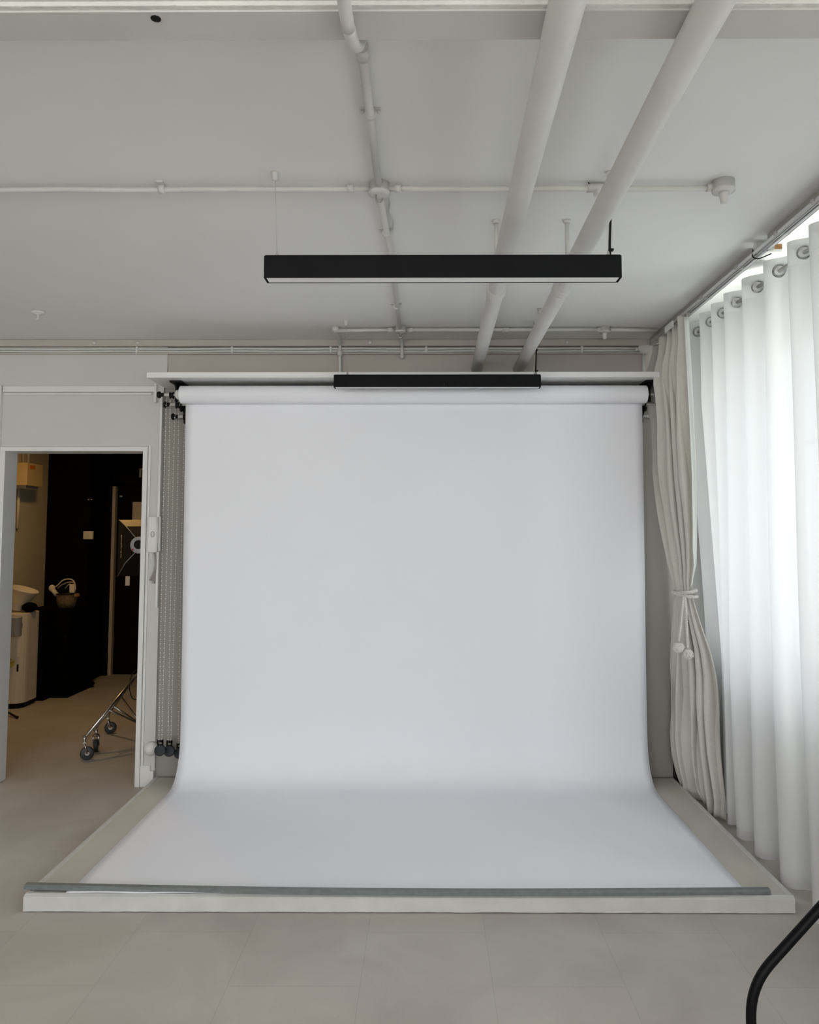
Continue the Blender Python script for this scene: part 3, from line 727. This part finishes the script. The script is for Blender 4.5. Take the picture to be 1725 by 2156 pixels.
# rope tieback with two knotted ball ends, tied round the curtain
tb = thing('rope_tieback', 'cream twisted rope tieback with two knotted ball ends round the curtain', 'tieback', (1.41, 4.32, 1.235))
def rope(mb, pts, r, tw=60, strands=3):
    P = spline(pts, 8); n = len(P); L = [0]
    for a, b_ in zip(P, P[1:]): L.append(L[-1] + (b_ - a).length)
    for s in range(strands):
        q = []
        for i, p in enumerate(P):
            t_ = (P[min(i + 1, n - 1)] - P[max(i - 1, 0)]).normalized()
            a = Vector((0, 0, 1)) if abs(t_.z) < .9 else Vector((0, 1, 0))
            u = t_.cross(a).normalized(); v = t_.cross(u); an = L[i] * tw * 2 + s * 2 * PI / strands
            q.append(p + (u * math.cos(an) + v * math.sin(an)) * r * .55)
        mb.tube(q, r * .62, 6)
def ring_pts(z0, tilt, rx, ry, cx=1.432, cy=4.385, n=18):
    return [(cx + rx * math.cos(2 * PI * k / n), cy + ry * math.sin(2 * PI * k / n), z0 + tilt * math.cos(2 * PI * k / n + .6)) for k in range(n + 1)]
mb = MB(); rope(mb, ring_pts(1.245, .008, .052, .115), .0085, 70); rope(mb, ring_pts(1.228, -.007, .054, .117), .0085, 70)
mb.build('loop', 'rope', tb)
k1 = (1.392, 4.278, 1.225)
mb = MB(); rope(mb, [k1, (1.378, 4.265, 1.14), (1.366, 4.262, 1.06), (1.355, 4.262, .985)], .0062, 80); mb.build('cord', 'rope', tb)
mb = MB(); rope(mb, [(k1[0] + .006, k1[1], k1[2]), (1.399, 4.262, 1.14), (1.400, 4.260, 1.04), (1.400, 4.260, .95)], .0062, 80); mb.build('cord', 'rope', tb)
def knot_ball(c, r):
    mb = MB().ball(c, r * .80, 16, 12); C_ = Vector(c); rnd = random.Random(int(c[2] * 1000))
    for s in range(11):
        ax = Vector((rnd.uniform(-1, 1), rnd.uniform(-1, 1), rnd.uniform(-1, 1))).normalized(); a = ax.orthogonal().normalized(); b_ = ax.cross(a)
        off = rnd.uniform(-.35, .35)
        mb.tube([C_ + (a * math.cos(q) + b_ * math.sin(q)) * r * .86 * math.sqrt(1 - off * off) + ax * off * r * .86 for q in [2 * PI * k / 18 for k in range(18)]], r * .17, 6, closed=True)
    mb.build('knotted_ball', 'rope', tb)
knot_ball((1.352, 4.258, .955), .030); knot_ball((1.400, 4.256, .918), .030)

# sheer curtains on eyelet rings
XS = 1.60
def sheer(y0, y1, lam, phase, label, hem, seed, drift=0.0):
    t = thing('sheer_curtain', label, 'curtain', (XS, (y0 + y1) / 2, 0), 'white sheer curtains along the windows')
    rnd = random.Random(seed); ks = [rnd.uniform(-1, 1) for _ in range(12)]
    ZT, ZH = 2.805, 2.700
    def pt(s, z):
        y = y0 + (y1 - y0) * s
        ph = 2 * PI * (y / lam) + phase + .9 * math.sin(3 * y + ks[1] * 3) + .8 * math.sin(7.3 * y + ks[3] * 3)
        A = .048 if z > 2.5 else .048 + .012 * (2.5 - z) / 2.5 * math.sin(4 * y + ks[4] * 4)
        sn = math.sin(ph); f = math.copysign(abs(sn) ** .75, sn)
        g = min(1, max(0, (2.6 - z) / 1.6))
        x = XS + A * f + .085 * min(1, max(0, (y - 4.12) / .25)) * min(1, max(0, (2.3 - z) / 1.4)) + g * (.012 * math.sin(2.1 * y + ks[5] * 5 + z * .9) + .005 * math.sin(23 * y + z * 2 + ks[6]) * g)
        yy_ = y + g * drift * math.sin(1.7 * y + ks[7]) + .018 * g * math.sin(ph * .5 + z * 1.1)
        if f > 0: yy_ -= .012 * f
        return (x, yy_, z)
    NS = int((y1 - y0) / .0065)
    def rows_for(zs): return [[pt(j / NS, z) for j in range(NS + 1)] for z in zs]
    zs = [ZH - (ZH - hem) * (i / 46) for i in range(47)]
    rows = rows_for(zs)
    h0 = rows[-1]
    rows[-1] = [(p[0], p[1], p[2] + .018 * math.sin(2.4 * p[1] + ks[8] * 3) ** 2 + .006 * math.sin(40 * (p[0] - XS))) for p in h0]
    MB().grid(rows).build('voile', 'sheer', t)
    hd = MB().grid([[(p[0] - .0015, p[1], p[2]) for p in r_] for r_ in rows_for([ZT + .004, ZT - .04, ZH + .02, ZH])]).build('heading_band', 'heading', t)
    # eyelets where the cloth crosses the rod
    k = 0; prev = None; st = .0025; s = 0.0
    N = int((y1 - y0) / .004)
    for j in range(N + 1):
        p = pt(j / N, 2.748); a = p[0] - XS
        if prev is not None and prev * a < 0 and .02 < j / N < .98:
            q = pt(min(1, j / N + .004), 2.748); tx, ty = q[0] - p[0], q[1] - p[1]; L_ = math.hypot(tx, ty); tx /= L_; ty /= L_
            pts = [(XS + tx * .027 * math.cos(an), p[1] + ty * .027 * math.cos(an), 2.748 + .027 * math.sin(an)) for an in [2 * PI * m_ / 24 for m_ in range(24)]]
            MB().tube(pts, .0052, 8, closed=True).build('eyelet', 'eyelet', t)
        prev = a
    MB().grid([[(p[0] - .001, p[1], p[2] + .0) for p in r_] for r_ in [[(q[0], q[1], q[2] + dz) for q in rows[-1]] for dz in (.002, .045)]]).build('hem_band', 'heading', t)
sheer(3.40, 4.88, .225, .6, 'white sheer voile curtain on eyelets, from the grey curtain towards the window gap', .045, 3, .03)
sheer(1.40, 3.345, .245, 1.9, 'white sheer voile curtain on eyelets at the right edge of the view', .015, 8, .02)
o = thing('curtain_rod', 'thin metal rod carrying the eyelets of the sheer curtains', 'curtain rod', (XS, 3.5, 2.748))
MB().tube([(XS, 1.3, 2.748), (XS, 5.06, 2.748)], .009, 14).build('rod', 'steel', o)
for y in (1.32, 4.95): MB().box((XS, y - .01, 2.742), (XWIN, y + .01, 2.754)).build('rod_bracket', 'steel', o)
# heating pipes along the window wall, glimpsed through the sheers
for zz, lab in ((.40, 'upper white heating pipe along the window wall behind the sheers'), (.185, 'lower white heating pipe along the window wall behind the sheers')):
    o = MB().tube([(1.84, -1.0, zz), (1.84, 4.9, zz)], .028, 16).box((1.86, 3.0, zz - .02), (XWIN, 3.03, zz + .02)).box((1.86, 4.5, zz - .02), (XWIN, 4.53, zz + .02)).build('heating_pipe', 'pipe')
    tag(o, lab, 'pipe')

# ================================================================== INTERCOM, PIPE CAP
ic = thing('intercom_handset', 'white wall intercom handset with coiled cord on the doorway partition', 'intercom', (-1.742, YD, 1.44))
mb = MB(); rows = []
for i in range(15):
    z = 1.448 + .22 * i / 14; u = abs(i - 7) / 7; y = YD - .040 - .010 * u ** 3 + .004 * (1 - u)
    rows.append([(-1.776, YD - .004, z), (-1.776, y + .006, z), (-1.770, y, z), (-1.722, y - .002, z), (-1.712, y + .006, z), (-1.712, YD - .004, z), (-1.776, YD - .004, z)])
mb.grid(rows, False)
for e in (0, 14): mb.f.append(tuple(e * 7 + q for q in range(6))); mb.sm.append(False)
mb.build('handset', 'whiteplastic', ic, bev=.0015)
MB().box((-1.710, YD - .020, 1.452), (-1.700, YD, 1.672)).build('cradle', 'pipe', ic, bev=.003)
pts = [(-1.742 + .0095 * math.cos(a), YD - .0415, 1.560 + .017 * math.sin(a)) for a in [2 * PI * k / 24 for k in range(24)]]
MB().tube(pts, .0018, 6, closed=True).build('button', 'greyline', ic) if False else None
M['greyline'] = mat('grey_rubber', (.30, .295, .28), .6)
MB().tube(pts, .0018, 6, closed=True).build('button', 'greyline', ic)
def coil(mb, a, b_, R, turns, r):
    a, b_ = Vector(a), Vector(b_); N = turns * 10; pts = []
    for i in range(N + 1):
        u = i / N; c_ = a.lerp(b_, u); c_.x += .006 * math.sin(u * 5); an = 2 * PI * turns * u
        pts.append(c_ + Vector((R * math.cos(an), R * math.sin(an) * .8, 0)))
    mb.tube(pts, r, 6)
M['coil'] = mat('coil_cord_plastic', (.42, .38, .34), .5)
mb = MB(); coil(mb, (-1.733, YD - .022, 1.448), (-1.726, YD - .018, 1.262), .0075, 26, .0019); coil(mb, (-1.731, YD - .014, 1.36), (-1.752, YD - .018, 1.270), .0072, 12, .0019); coil(mb, (-1.752, YD - .020, 1.27), (-1.728, YD - .018, 1.252), .007, 5, .0019)
mb.build('coiled_cord', 'coil', ic)
ic.location.x += .020
o = MB().lathe([(.036, -.004), (.042, -.010), (.040, -.034), (.028, -.052), (.010, -.060)], (-1.705, YD, .235), 'y', 28)
o = o.tube([(-1.705, YD - .02, .235), (-1.60, YD - .02, .235)], .018, 16).build('drain_pipe', 'whiteplastic'); tag(o, 'rounded white pipe end low on the wall beside the chain weights', 'pipe')

# ================================================================== BLACK TUBE FRAME, BOTTOM RIGHT
def tube_mat():
    mt = mat('scratched_black_tube', (.003, .0032, .004), .45, spec=.12); n = mt.node_tree; b = n.nodes['Principled BSDF']
    t = n.nodes.new('ShaderNodeTexCoord'); nz = n.nodes.new('ShaderNodeTexNoise'); nz.inputs['Scale'].default_value = 55; nz.inputs['Detail'].default_value = 5
    n.links.new(t.outputs['Object'], nz.inputs['Vector'])
    r = n.nodes.new('ShaderNodeValToRGB'); r.color_ramp.elements[0].position = .685; r.color_ramp.elements[1].position = .71
    r.color_ramp.elements[0].color = (.003, .0032, .004, 1); r.color_ramp.elements[1].color = (.06, .06, .06, 1)
    n.links.new(nz.outputs['Fac'], r.inputs[0]); n.links.new(r.outputs[0], b.inputs['Base Color'])
    return mt
M['tube'] = tube_mat()
tf = thing('tube_frame', 'bent black metal tube frame with scratched paint at the bottom right corner', 'stand', (.79, 2.0, 0))
def bend(p0, p1, p2, rad, n=8):
    p0, p1, p2 = Vector(p0), Vector(p1), Vector(p2)
    a = p1 + (p0 - p1).normalized() * rad; c_ = p1 + (p2 - p1).normalized() * rad
    return [(1 - t) ** 2 * a + 2 * t * (1 - t) * p1 + t * t * c_ for t in [k / n for k in range(n + 1)]]
pA, pB, pC, pD_, pE = (.790, 2.0, .012), (.790, 2.0, .462), (1.16, 2.0, .845), (1.30, 2.0, .845), (1.30, 2.0, .012)
pts = [pA] + bend(pA, pB, pC, .075) + bend(pB, pC, pD_, .05) + bend(pC, pD_, pE, .05) + [pE]
MB().tube(pts, .0122, 24).build('tube', 'tube', tf)
for p in (pA, pE): MB().lathe([(.015, -.012), (.016, 0), (.014, .02)], p, 'z', 18).build('foot_cap', 'rubber', tf)

# ================================================================== HALL CONTENTS
# warm ceiling lamp of the hall (above the doorway head, out of view)
hl = thing('ceiling_lamp', 'round warm ceiling lamp in the dim hall', 'light', (-3.0, 6.6, ZC))
MB().lathe([(.13, 0), (.13, -.03), (.10, -.05)], (-3.0, 6.6, ZC), 'z', 28).build('shade', 'lampglow', hl)
L = bpy.data.lights.new('hall_lamp', 'AREA'); L.shape = 'DISK'; L.size = .24; L.energy = 11; L.color = (1, .62, .25)
lo = bpy.data.objects.new('hall_lamp_light', L); COL.objects.link(lo); lo.location = (-3.0, 6.6, ZC - .055)
# electrical enclosure on the left wall
eb = thing('electrical_box', 'cream electrical enclosure high on the hall wall with an orange sticker', 'electrical box', (-4.05, 7.7, 2.03))
MB().box((-4.05, 7.55, 2.035), (-3.868, 7.86, 2.255)).build('casing', 'yellowbox', eb, bev=.004)
MB().box((-3.868, 7.60, 2.20), (-3.866, 7.70, 2.235)).build('sticker', 'orange', eb)
MB().box((-4.05, 7.60, 2.005), (-3.90, 7.84, 2.035)).build('gland_plate', 'greymetal', eb)
for i, (y, z0, z1) in enumerate(((7.58, 0.9, 2.01), (7.72, 1.62, 2.01), (7.60, 2.255, ZC), (7.68, 2.255, ZC), (7.78, 2.255, ZC), (7.88, 2.0, ZC))):
    o = MB().tube([(-4.03, y, z0), (-4.03, y, z1)], .013, 12).build('hall_conduit', 'whitemild')
    tag(o, ['long cream conduit below the electrical box on the hall wall', 'short cream conduit ending in mid wall below the electrical box', 'first cream conduit above the electrical box', 'second cream conduit above the electrical box', 'third cream conduit above the electrical box', 'rearmost cream conduit beside the electrical box'][i], 'conduit', 'hall conduits')
# wall socket with conduit and clips on the black wall
ws = thing('wall_switch', 'square cream switch plate on the black hall wall', 'switch', (-3.59, HY1, 1.51))
MB().box((-3.642, HY1 - .03, 1.508), (-3.540, HY1, 1.594)).build('plate', 'whitemild', ws, bev=.004)
MB().box((-3.60, HY1 - .036, 1.535), (-3.582, HY1 - .029, 1.567)).build('rocker', 'whitemild', ws, bev=.002)
MB().tube(spline([(-3.588, HY1 - .012, 1.594), (-3.586, HY1 - .012, 1.9), (-3.585, HY1 - .012, 2.15), (-3.575, HY1 - .012, 2.195), (-3.55, HY1 - .012, 2.21)], 5), .010, 10).build('feed_pipe', 'hallblack', ws)
MB().box((-3.612, HY1 - .02, 1.925), (-3.562, HY1, 1.935)).build('clip', 'greymetal', ws)
for x in (-4.05 + .21, -4.05 + .10):
    pass
# green-lit exit box edge above the door
sg = thing('exit_sign_box', 'small dark sign box with pale rim above the hall door', 'sign', (-3.2, 8.84, 2.25))
MB().box((-3.255, 8.84, 2.19), (-3.235, 8.88, 2.305)).box((-3.255, 8.84, 2.19), (-2.95, 8.88, 2.205)).box((-3.255, 8.84, 2.29), (-2.95, 8.88, 2.305)).build('rim', 'greymetal', sg, bev=.003)
MB().box((-3.24, 8.855, 2.20), (-2.95, 8.90, 2.30)).build('face', 'ledoff', sg)
o = MB().box((-3.322, 8.848, 1.715), (-3.10, 8.853, 1.925)).build('door_notice', 'beige'); tag(o, 'plain cream notice sheet fixed on the black hall door', 'notice')
# portable air conditioner
ac = thing('portable_air_conditioner', 'tall cream portable air conditioner just inside the hall at the left', 'air conditioner', (-3.86, 7.35, 0))
def rbox(x0, x1, y0, y1, r, n=5):
    P = []
    for cx, cy, a0 in ((x1 - r, y1 - r, 0), (x0 + r, y1 - r, PI / 2), (x0 + r, y0 + r, PI), (x1 - r, y0 + r, 1.5 * PI)):
        for k in range(n + 1): P.append((cx + r * math.cos(a0 + PI / 2 * k / n), cy + r * math.sin(a0 + PI / 2 * k / n)))
    return P
MB().prism(rbox(-4.03, -3.625, 7.12, 7.46, .09), 'z', .045, .845).build('body', 'whitemild', ac, bev=.006)
MB().prism(rbox(-4.03, -3.64, 7.135, 7.44, .08), 'z', 0, .045).build('base', 'black', ac)
MB().box((-3.676, 7.118, .33), (-3.664, 7.125, .395)).build('vent_slot', 'black', ac)
MB().box((-3.68, 7.112, .455), (-3.655, 7.125, .470)).build('handle', 'whitemild', ac, bev=.003)
o = MB().lathe([(.046, 0), (.050, .01), (.050, .155), (.053, .16), (.053, .17)], (-3.667, 7.055, .655), 'z', 28)
o = o.box((-3.70, 7.09, .72), (-3.64, 7.125, .76)).build('metal_canister', 'greymetal'); tag(o, 'grey metal cylinder strapped to the front of the air conditioner', 'canister')
mb = MB()
for k in range(7):
    a = k * .9; mb.add([(-3.735, 7.10, .41), (-3.735 + .05 * math.cos(a), 7.085, .41 + .045 * math.sin(a)), (-3.735 + .05 * math.cos(a + .6), 7.10, .41 + .045 * math.sin(a + .6))], [(0, 1, 2)])
mb.ball((-3.715, 7.08, .415), .009, 8, 6); mb.tube(spline([(-3.74, 7.09, .41), (-3.77, 7.085, .39), (-3.80, 7.09, .37)], 4), .008, 8)
o = mb.build('ribbon_bow', 'yellow'); tag(o, 'small yellow bow hanging on the front of the air conditioner', 'ribbon')
so = o.modifiers.new('thick', 'SOLIDIFY'); so.thickness = .003
# tilted white bucket on a ribbed hose cuff above the unit
bk = thing('tilted_bucket', 'flared cream plastic bucket lying tilted on top of the air conditioner', 'bucket', (-3.77, 7.3, .85))
ax = Vector((.30, 0, .95)).normalized(); ox = ax.orthogonal().normalized(); oy = ax.cross(ox)
def cone(mb, c0, secs, seg=28):
    vs_ = []
    for r, h in secs:
        for k in range(seg):
            an = 2 * PI * k / seg; vs_.append(Vector(c0) + ax * h + (ox * math.cos(an) + oy * math.sin(an)) * r)
    fs_ = [(i * seg + k, i * seg + (k + 1) % seg, (i + 1) * seg + (k + 1) % seg, (i + 1) * seg + k) for i in range(len(secs) - 1) for k in range(seg)]
    mb.add(vs_, fs_, True); return mb
cone(MB(), (-3.765, 7.3, .925), [(.02, 0), (.070, 0), (.078, .02), (.120, .125), (.128, .128), (.128, .137), (.118, .137), (.068, .01), (.02, .01)]).build('bowl', 'whitemild', bk)
mb = MB(); secs = [(.02, 0)]
for k in range(6): secs += [(.056, .012 * k), (.062, .012 * k + .006)]
secs.append((.02, .075)); cone(mb, (-3.795, 7.3, .868), secs).build('ribbed_cuff', 'whitemild', bk)
o = MB().ball((-3.655, 7.27, .89), .06, 16, 10, (1.1, 1.2, .75)).build('black_bag', 'holdall'); tag(o, 'small black cloth bag beside the tilted bucket', 'bag')
# black cabinets
for (x0, x1, y0, y1, z1, lab) in ((-3.76, -3.60, 7.47, 8.0, .86, 'narrow black cabinet standing right behind the air conditioner'), (-3.595, -3.43, 7.60, 8.1, .845, 'black cabinet under the wicker basket in the hall')):
    cb = thing('black_cabinet', lab, 'cabinet', ((x0 + x1) / 2, (y0 + y1) / 2, 0), 'black hall cabinets')
    MB().box((x0, y0, .0), (x1, y1, z1)).build('body', 'holdall', cb, bev=.004)
    MB().box((x0 + .01, y0 - .012, .05), (x1 - .01, y0, z1 - .02)).build('door', 'holdall', cb, bev=.003)
    MB().tube([(x1 - .03, y0 - .02, .5), (x1 - .03, y0 - .02, .6)], .004, 8).build('handle', 'black', cb)
# basket of cables
bs = thing('wicker_basket', 'round wicker basket on the black hall cabinet', 'basket', (-3.53, 7.72, .845))
MB().lathe([(.075, 0), (.09, .06), (.10, .13), (.103, .135), (.097, .135), (.085, .05), (.07, .006)], (-3.53, 7.74, .846), 'z', 26).build('body', 'basket', bs)
MB().torus((-3.53, 7.74, .98), .101, .007, 'z').build('rim', 'black', bs)
def hallpt(x, z, y=7.66): return (x, y, z)
M['cablewhite'] = mat('cream_cable', (.66, .58, .46), .5)
cords = [([(-3.64, 1.04), (-3.60, 1.06), (-3.55, 1.11), (-3.49, 1.125), (-3.445, 1.11), (-3.425, 1.07), (-3.42, 1.02)], 'uppermost cream cable looping out of the wicker basket'),
         ([(-3.61, 1.03), (-3.57, 1.065), (-3.51, 1.09), (-3.46, 1.09), (-3.44, 1.07), (-3.435, 1.0)], 'lower cream cable looping out of the wicker basket'),
         ([(-3.55, 1.03), (-3.51, 1.07), (-3.475, 1.05), (-3.48, .99)], 'shortest cream cable curled in the middle of the basket')]
for i, (c_, lab) in enumerate(cords):
    o = MB().tube(spline([hallpt(a, z, 7.68 + .03 * i) for a, z in c_], 6), .0062, 8).build('extension_cable', 'cablewhite'); tag(o, lab, 'cable', 'cables in the basket')
o = MB().box((-3.475, 7.66, .99), (-3.425, 7.70, 1.075)).build('plug_block', 'whitemild', None, bev=.01); tag(o, 'cream socket block standing up at the right of the basket', 'plug')
o = MB().ball((-3.650, 7.68, 1.035), .035, 12, 8, (.9, .7, 1)).tube([(-3.65, 7.68, 1.03), (-3.60, 7.68, .97)], .022, 12).build('plug_block', 'whitemild'); tag(o, 'rounded cream plug hanging at the left of the basket', 'plug')
o = MB().box((-3.435, 7.69, .955), (-3.39, 7.71, .985)).build('wood_block', 'wood'); tag(o, 'small wooden block sticking out right of the basket', 'block')
mb = MB()
for k in range(5): mb.tube(spline([(-3.60 + .022 * k, 7.69, .99), (-3.595 + .022 * k, 7.68, 1.03), (-3.585 + .022 * k, 7.70, 1.0)], 4), .007, 8)
o = mb.build('black_cable', 'black'); tag(o, 'coiled black cable heaped on the basket rim', 'cable')
# dark tripod foot at the lower left
o = MB().tube([(-3.75, 6.98, .075), (-3.60, 6.86, .028), (-3.475, 6.76, .012)], .009, 10).ball((-3.47, 6.755, .013), .013, 10, 8).tube([(-3.75, 6.98, .075), (-3.75, 6.98, .9)], .012, 10).build('black_tripod_leg', 'black'); tag(o, 'black tripod leg poking out behind the left door frame', 'tripod')
# black cloth heap by the wall
o = MB().ball((-3.50, 8.12, .035), .10, 14, 8, (1.1, .8, .38)).ball((-3.56, 8.18, .08), .08, 12, 8, (1, .8, 1)).build('black_bag', 'holdall'); tag(o, 'low heap of black cloth on the hall floor by the cabinet', 'bag')

# roller stand with castors
st = thing('roller_stand', 'chrome wheeled light stand with castors, partly behind the door frame', 'light stand', (-2.20, 6.0, 0))
hub = Vector((-2.14, 6.0, .56)); ends = [Vector((-2.372, 5.54, .150)), Vector((-2.395, 5.74, .150)), Vector((-2.50, 6.26, .15)), Vector((-1.85, 5.82, .15))]
def wheel(cx, cy, rot, par_name='castor'):
    t_ = st
    mb = MB(); r = .045
    d_ = Vector((math.cos(rot), math.sin(rot), 0)); n_ = Vector((-math.sin(rot), math.cos(rot), 0))
    c_ = Vector((cx, cy, r)); vs_ = []; secs = [(.02, -.014), (r - .006, -.014), (r, -.009), (r, .009), (r - .006, .014), (.02, .014)]
    seg = 24
    for rr, h in secs:
        for k in range(seg):
            a = 2 * PI * k / seg; vs_.append(c_ + (d_ * math.cos(a) + Vector((0, 0, 1)) * math.sin(a)) * rr + n_ * h)
    fs_ = [(i * seg + k, i * seg + (k + 1) % seg, (i + 1) * seg + (k + 1) % seg, (i + 1) * seg + k) for i in range(5) for k in range(seg)]
    mb.add(vs_, fs_, True)
    w_ = mb.build('castor', 'rubber', st)
    h_ = MB().tube([c_ - n_ * .020, c_ + n_ * .020], .013, 12)
    top = c_ + Vector((0, 0, .075)) - d_ * .02
    for s in (-1, 1): h_.tube([c_ + n_ * .019 * s, top + n_ * .019 * s], .006, 8)
    h_.tube([top - n_ * .021, top + n_ * .021], .010, 10).tube([top, top + Vector((0, 0, .045))], .011, 12)
    h_.build('fork', 'steel', w_)
for e, rr in zip(ends, (.4, 1.9, .3, 1.0)):
    MB().tube([hub + (e - hub) * .08, e + Vector((0, 0, .0))], .0105, 14).build('leg', 'steel', st)
    wheel(e.x + .018, e.y + .01, rr)
MB().tube([hub - Vector((0, 0, .44)), hub + Vector((0, 0, .75))], .016, 16).build('mast', 'steel', st)
lowhub = hub - Vector((0, 0, .43))
for e in ends:
    m_ = hub + (e - hub) * .62
    MB().tube([lowhub, m_], .007, 10).build('brace', 'steel', st)
MB().lathe([(.024, -.03), (.026, 0), (.024, .03)], hub, 'z', 18).build('hub_collar', 'steel', st)
# softbox with flash head
sb = thing('softbox', 'black rectangular softbox with round grey flash head on the roller stand', 'softbox', (-2.26, 6.2, 1.48))
cx, cz = -2.196, 1.478
yf, yb, ym = 6.08, 6.42, 6.34
HB, WB = .232, .21
apex = [(cx + a * .06, yf, cz + b_ * .06) for a, b_ in ((-1, -1), (1, -1), (1, 1), (-1, 1))]
back = [(cx + .01 + a * .155, yf + .20, cz - .005 + b_ * .175) for a, b_ in ((-1, -1), (1, -1), (1, 1), (-1, 1))]
rim = [(cx + a * .185, yf + .16, cz - .03 + b_ * HB) for a, b_ in ((-1, -1), (1, -1), (1, 1), (-1, 1))]
def q(mb, A, B, i): j = (i + 1) % 4; mb.add([A[i], A[j], B[j], B[i]], [(0, 1, 2, 3)])
near = [(cx - .165 + (0 if a < 0 else .33), yf + .05, cz - .01 + b_ * .16) for a, b_ in ((-1, -1), (1, -1), (1, 1), (-1, 1))]
A_ = apex; Bq = [(cx + a * (.125 if a > 0 else .180), yf + .12, cz - .0 + b_ * .145) for a, b_ in ((-1, -1), (1, -1), (1, 1), (-1, 1))]
Cq = [(cx + a * (.172 if a > 0 else .306), yf + .30, cz - .028 + b_ * .228) for a, b_ in ((-1, -1), (1, -1), (1, 1), (-1, 1))]
mb = MB()
for i in (0, 1, 3): q(mb, A_, Bq, i); q(mb, Bq, Cq, i)
o = mb.build('side_panels', 'softbox', sb); so = o.modifiers.new('thick', 'SOLIDIFY'); so.thickness = .004
mb = MB(); q(mb, Bq, Cq, 2); o = mb.build('top_panel', 'softbox_lit', sb); so = o.modifiers.new('thick', 'SOLIDIFY'); so.thickness = .004
mb = MB(); q(mb, A_, Bq, 2); o = mb.build('top_throat', 'softbox', sb); so = o.modifiers.new('thick', 'SOLIDIFY'); so.thickness = .004
mb = MB()
for i in range(4): mb.tube([A_[i], Bq[i], Cq[i]], .0035, 8)
mb.build('rod', 'greymetal', sb)
MB().lathe([(.02, -.10), (.058, -.10), (.064, -.09), (.066, .0), (.060, .02)], (cx + .004, yf - .01, cz), 'y', 36).build('flash_head', 'strobe', sb)
MB().lathe([(.02, -.006), (.030, -.006), (.034, 0), (.034, .012)], (cx + .006, yf - .112, cz + .004), 'y', 28).build('flash_dial', 'black', sb)
MB().lathe([(.004, -.004), (.007, -.003), (.007, .004)], (cx - .034, yf - .113, cz - .034), 'y', 14).build('flash_button', 'red', sb)
MB().box((cx - .231, yf + .27, cz - .33), (cx - .196, yf + .275, cz - .255)).build('strap', 'beige', sb)
MB().tube([(-2.12, 6.0, 1.31), (-2.16, 6.02, 1.43), (cx, 6.04, cz - .05)], .012, 10).build('tilt_arm', 'black', sb)
cu = bpy.data.curves.new('lettering', 'FONT'); cu.body = 'elinchrom'; cu.size = .046; cu.extrude = .0006; cu.align_x = 'CENTER'; cu.align_y = 'CENTER'
_tmp = bpy.data.objects.new('tmp', cu); COL.objects.link(_tmp); bpy.context.view_layer.update()
lme = bpy.data.meshes.new_from_object(_tmp.evaluated_get(bpy.context.evaluated_depsgraph_get())); bpy.data.objects.remove(_tmp); bpy.data.curves.remove(cu)
lt = bpy.data.objects.new('lettering', lme); COL.objects.link(lt)
# letters run down the left panel
pL = [Vector(Bq[0]), Vector(Bq[3]), Vector(Cq[3]), Vector(Cq[0])]
cen = (pL[0] + pL[1] + pL[2] + pL[3]) / 4
xd = ((pL[0] + pL[3]) / 2 - (pL[1] + pL[2]) / 2).normalized()
nn = xd.cross((pL[3] - pL[0])).normalized()
if nn.x > 0: nn = -nn
# the panel faces left and towards the camera
yd = nn.cross(xd).normalized()
mt_ = Matrix((xd, yd, nn)).transposed().to_4x4(); mt_.translation = cen + nn * .005
lt.matrix_world = mt_; lt.parent = sb; lt.matrix_parent_inverse = Matrix.Translation(-Vector(sb.location))
lt.data.materials.clear(); lt.data.materials.append(M['whitemild'])
# trailing dark flex on the stand
o = MB().tube(spline([(-2.16, 5.98, .56), (-2.20, 5.95, .52), (-2.215, 5.93, .44), (-2.19, 5.92, .35), (-2.14, 5.93, .33), (-2.08, 5.95, .35)], 6), .004, 8).build('flex', 'black'); tag(o, 'thin black flex looped over the chrome stand leg', 'cable')
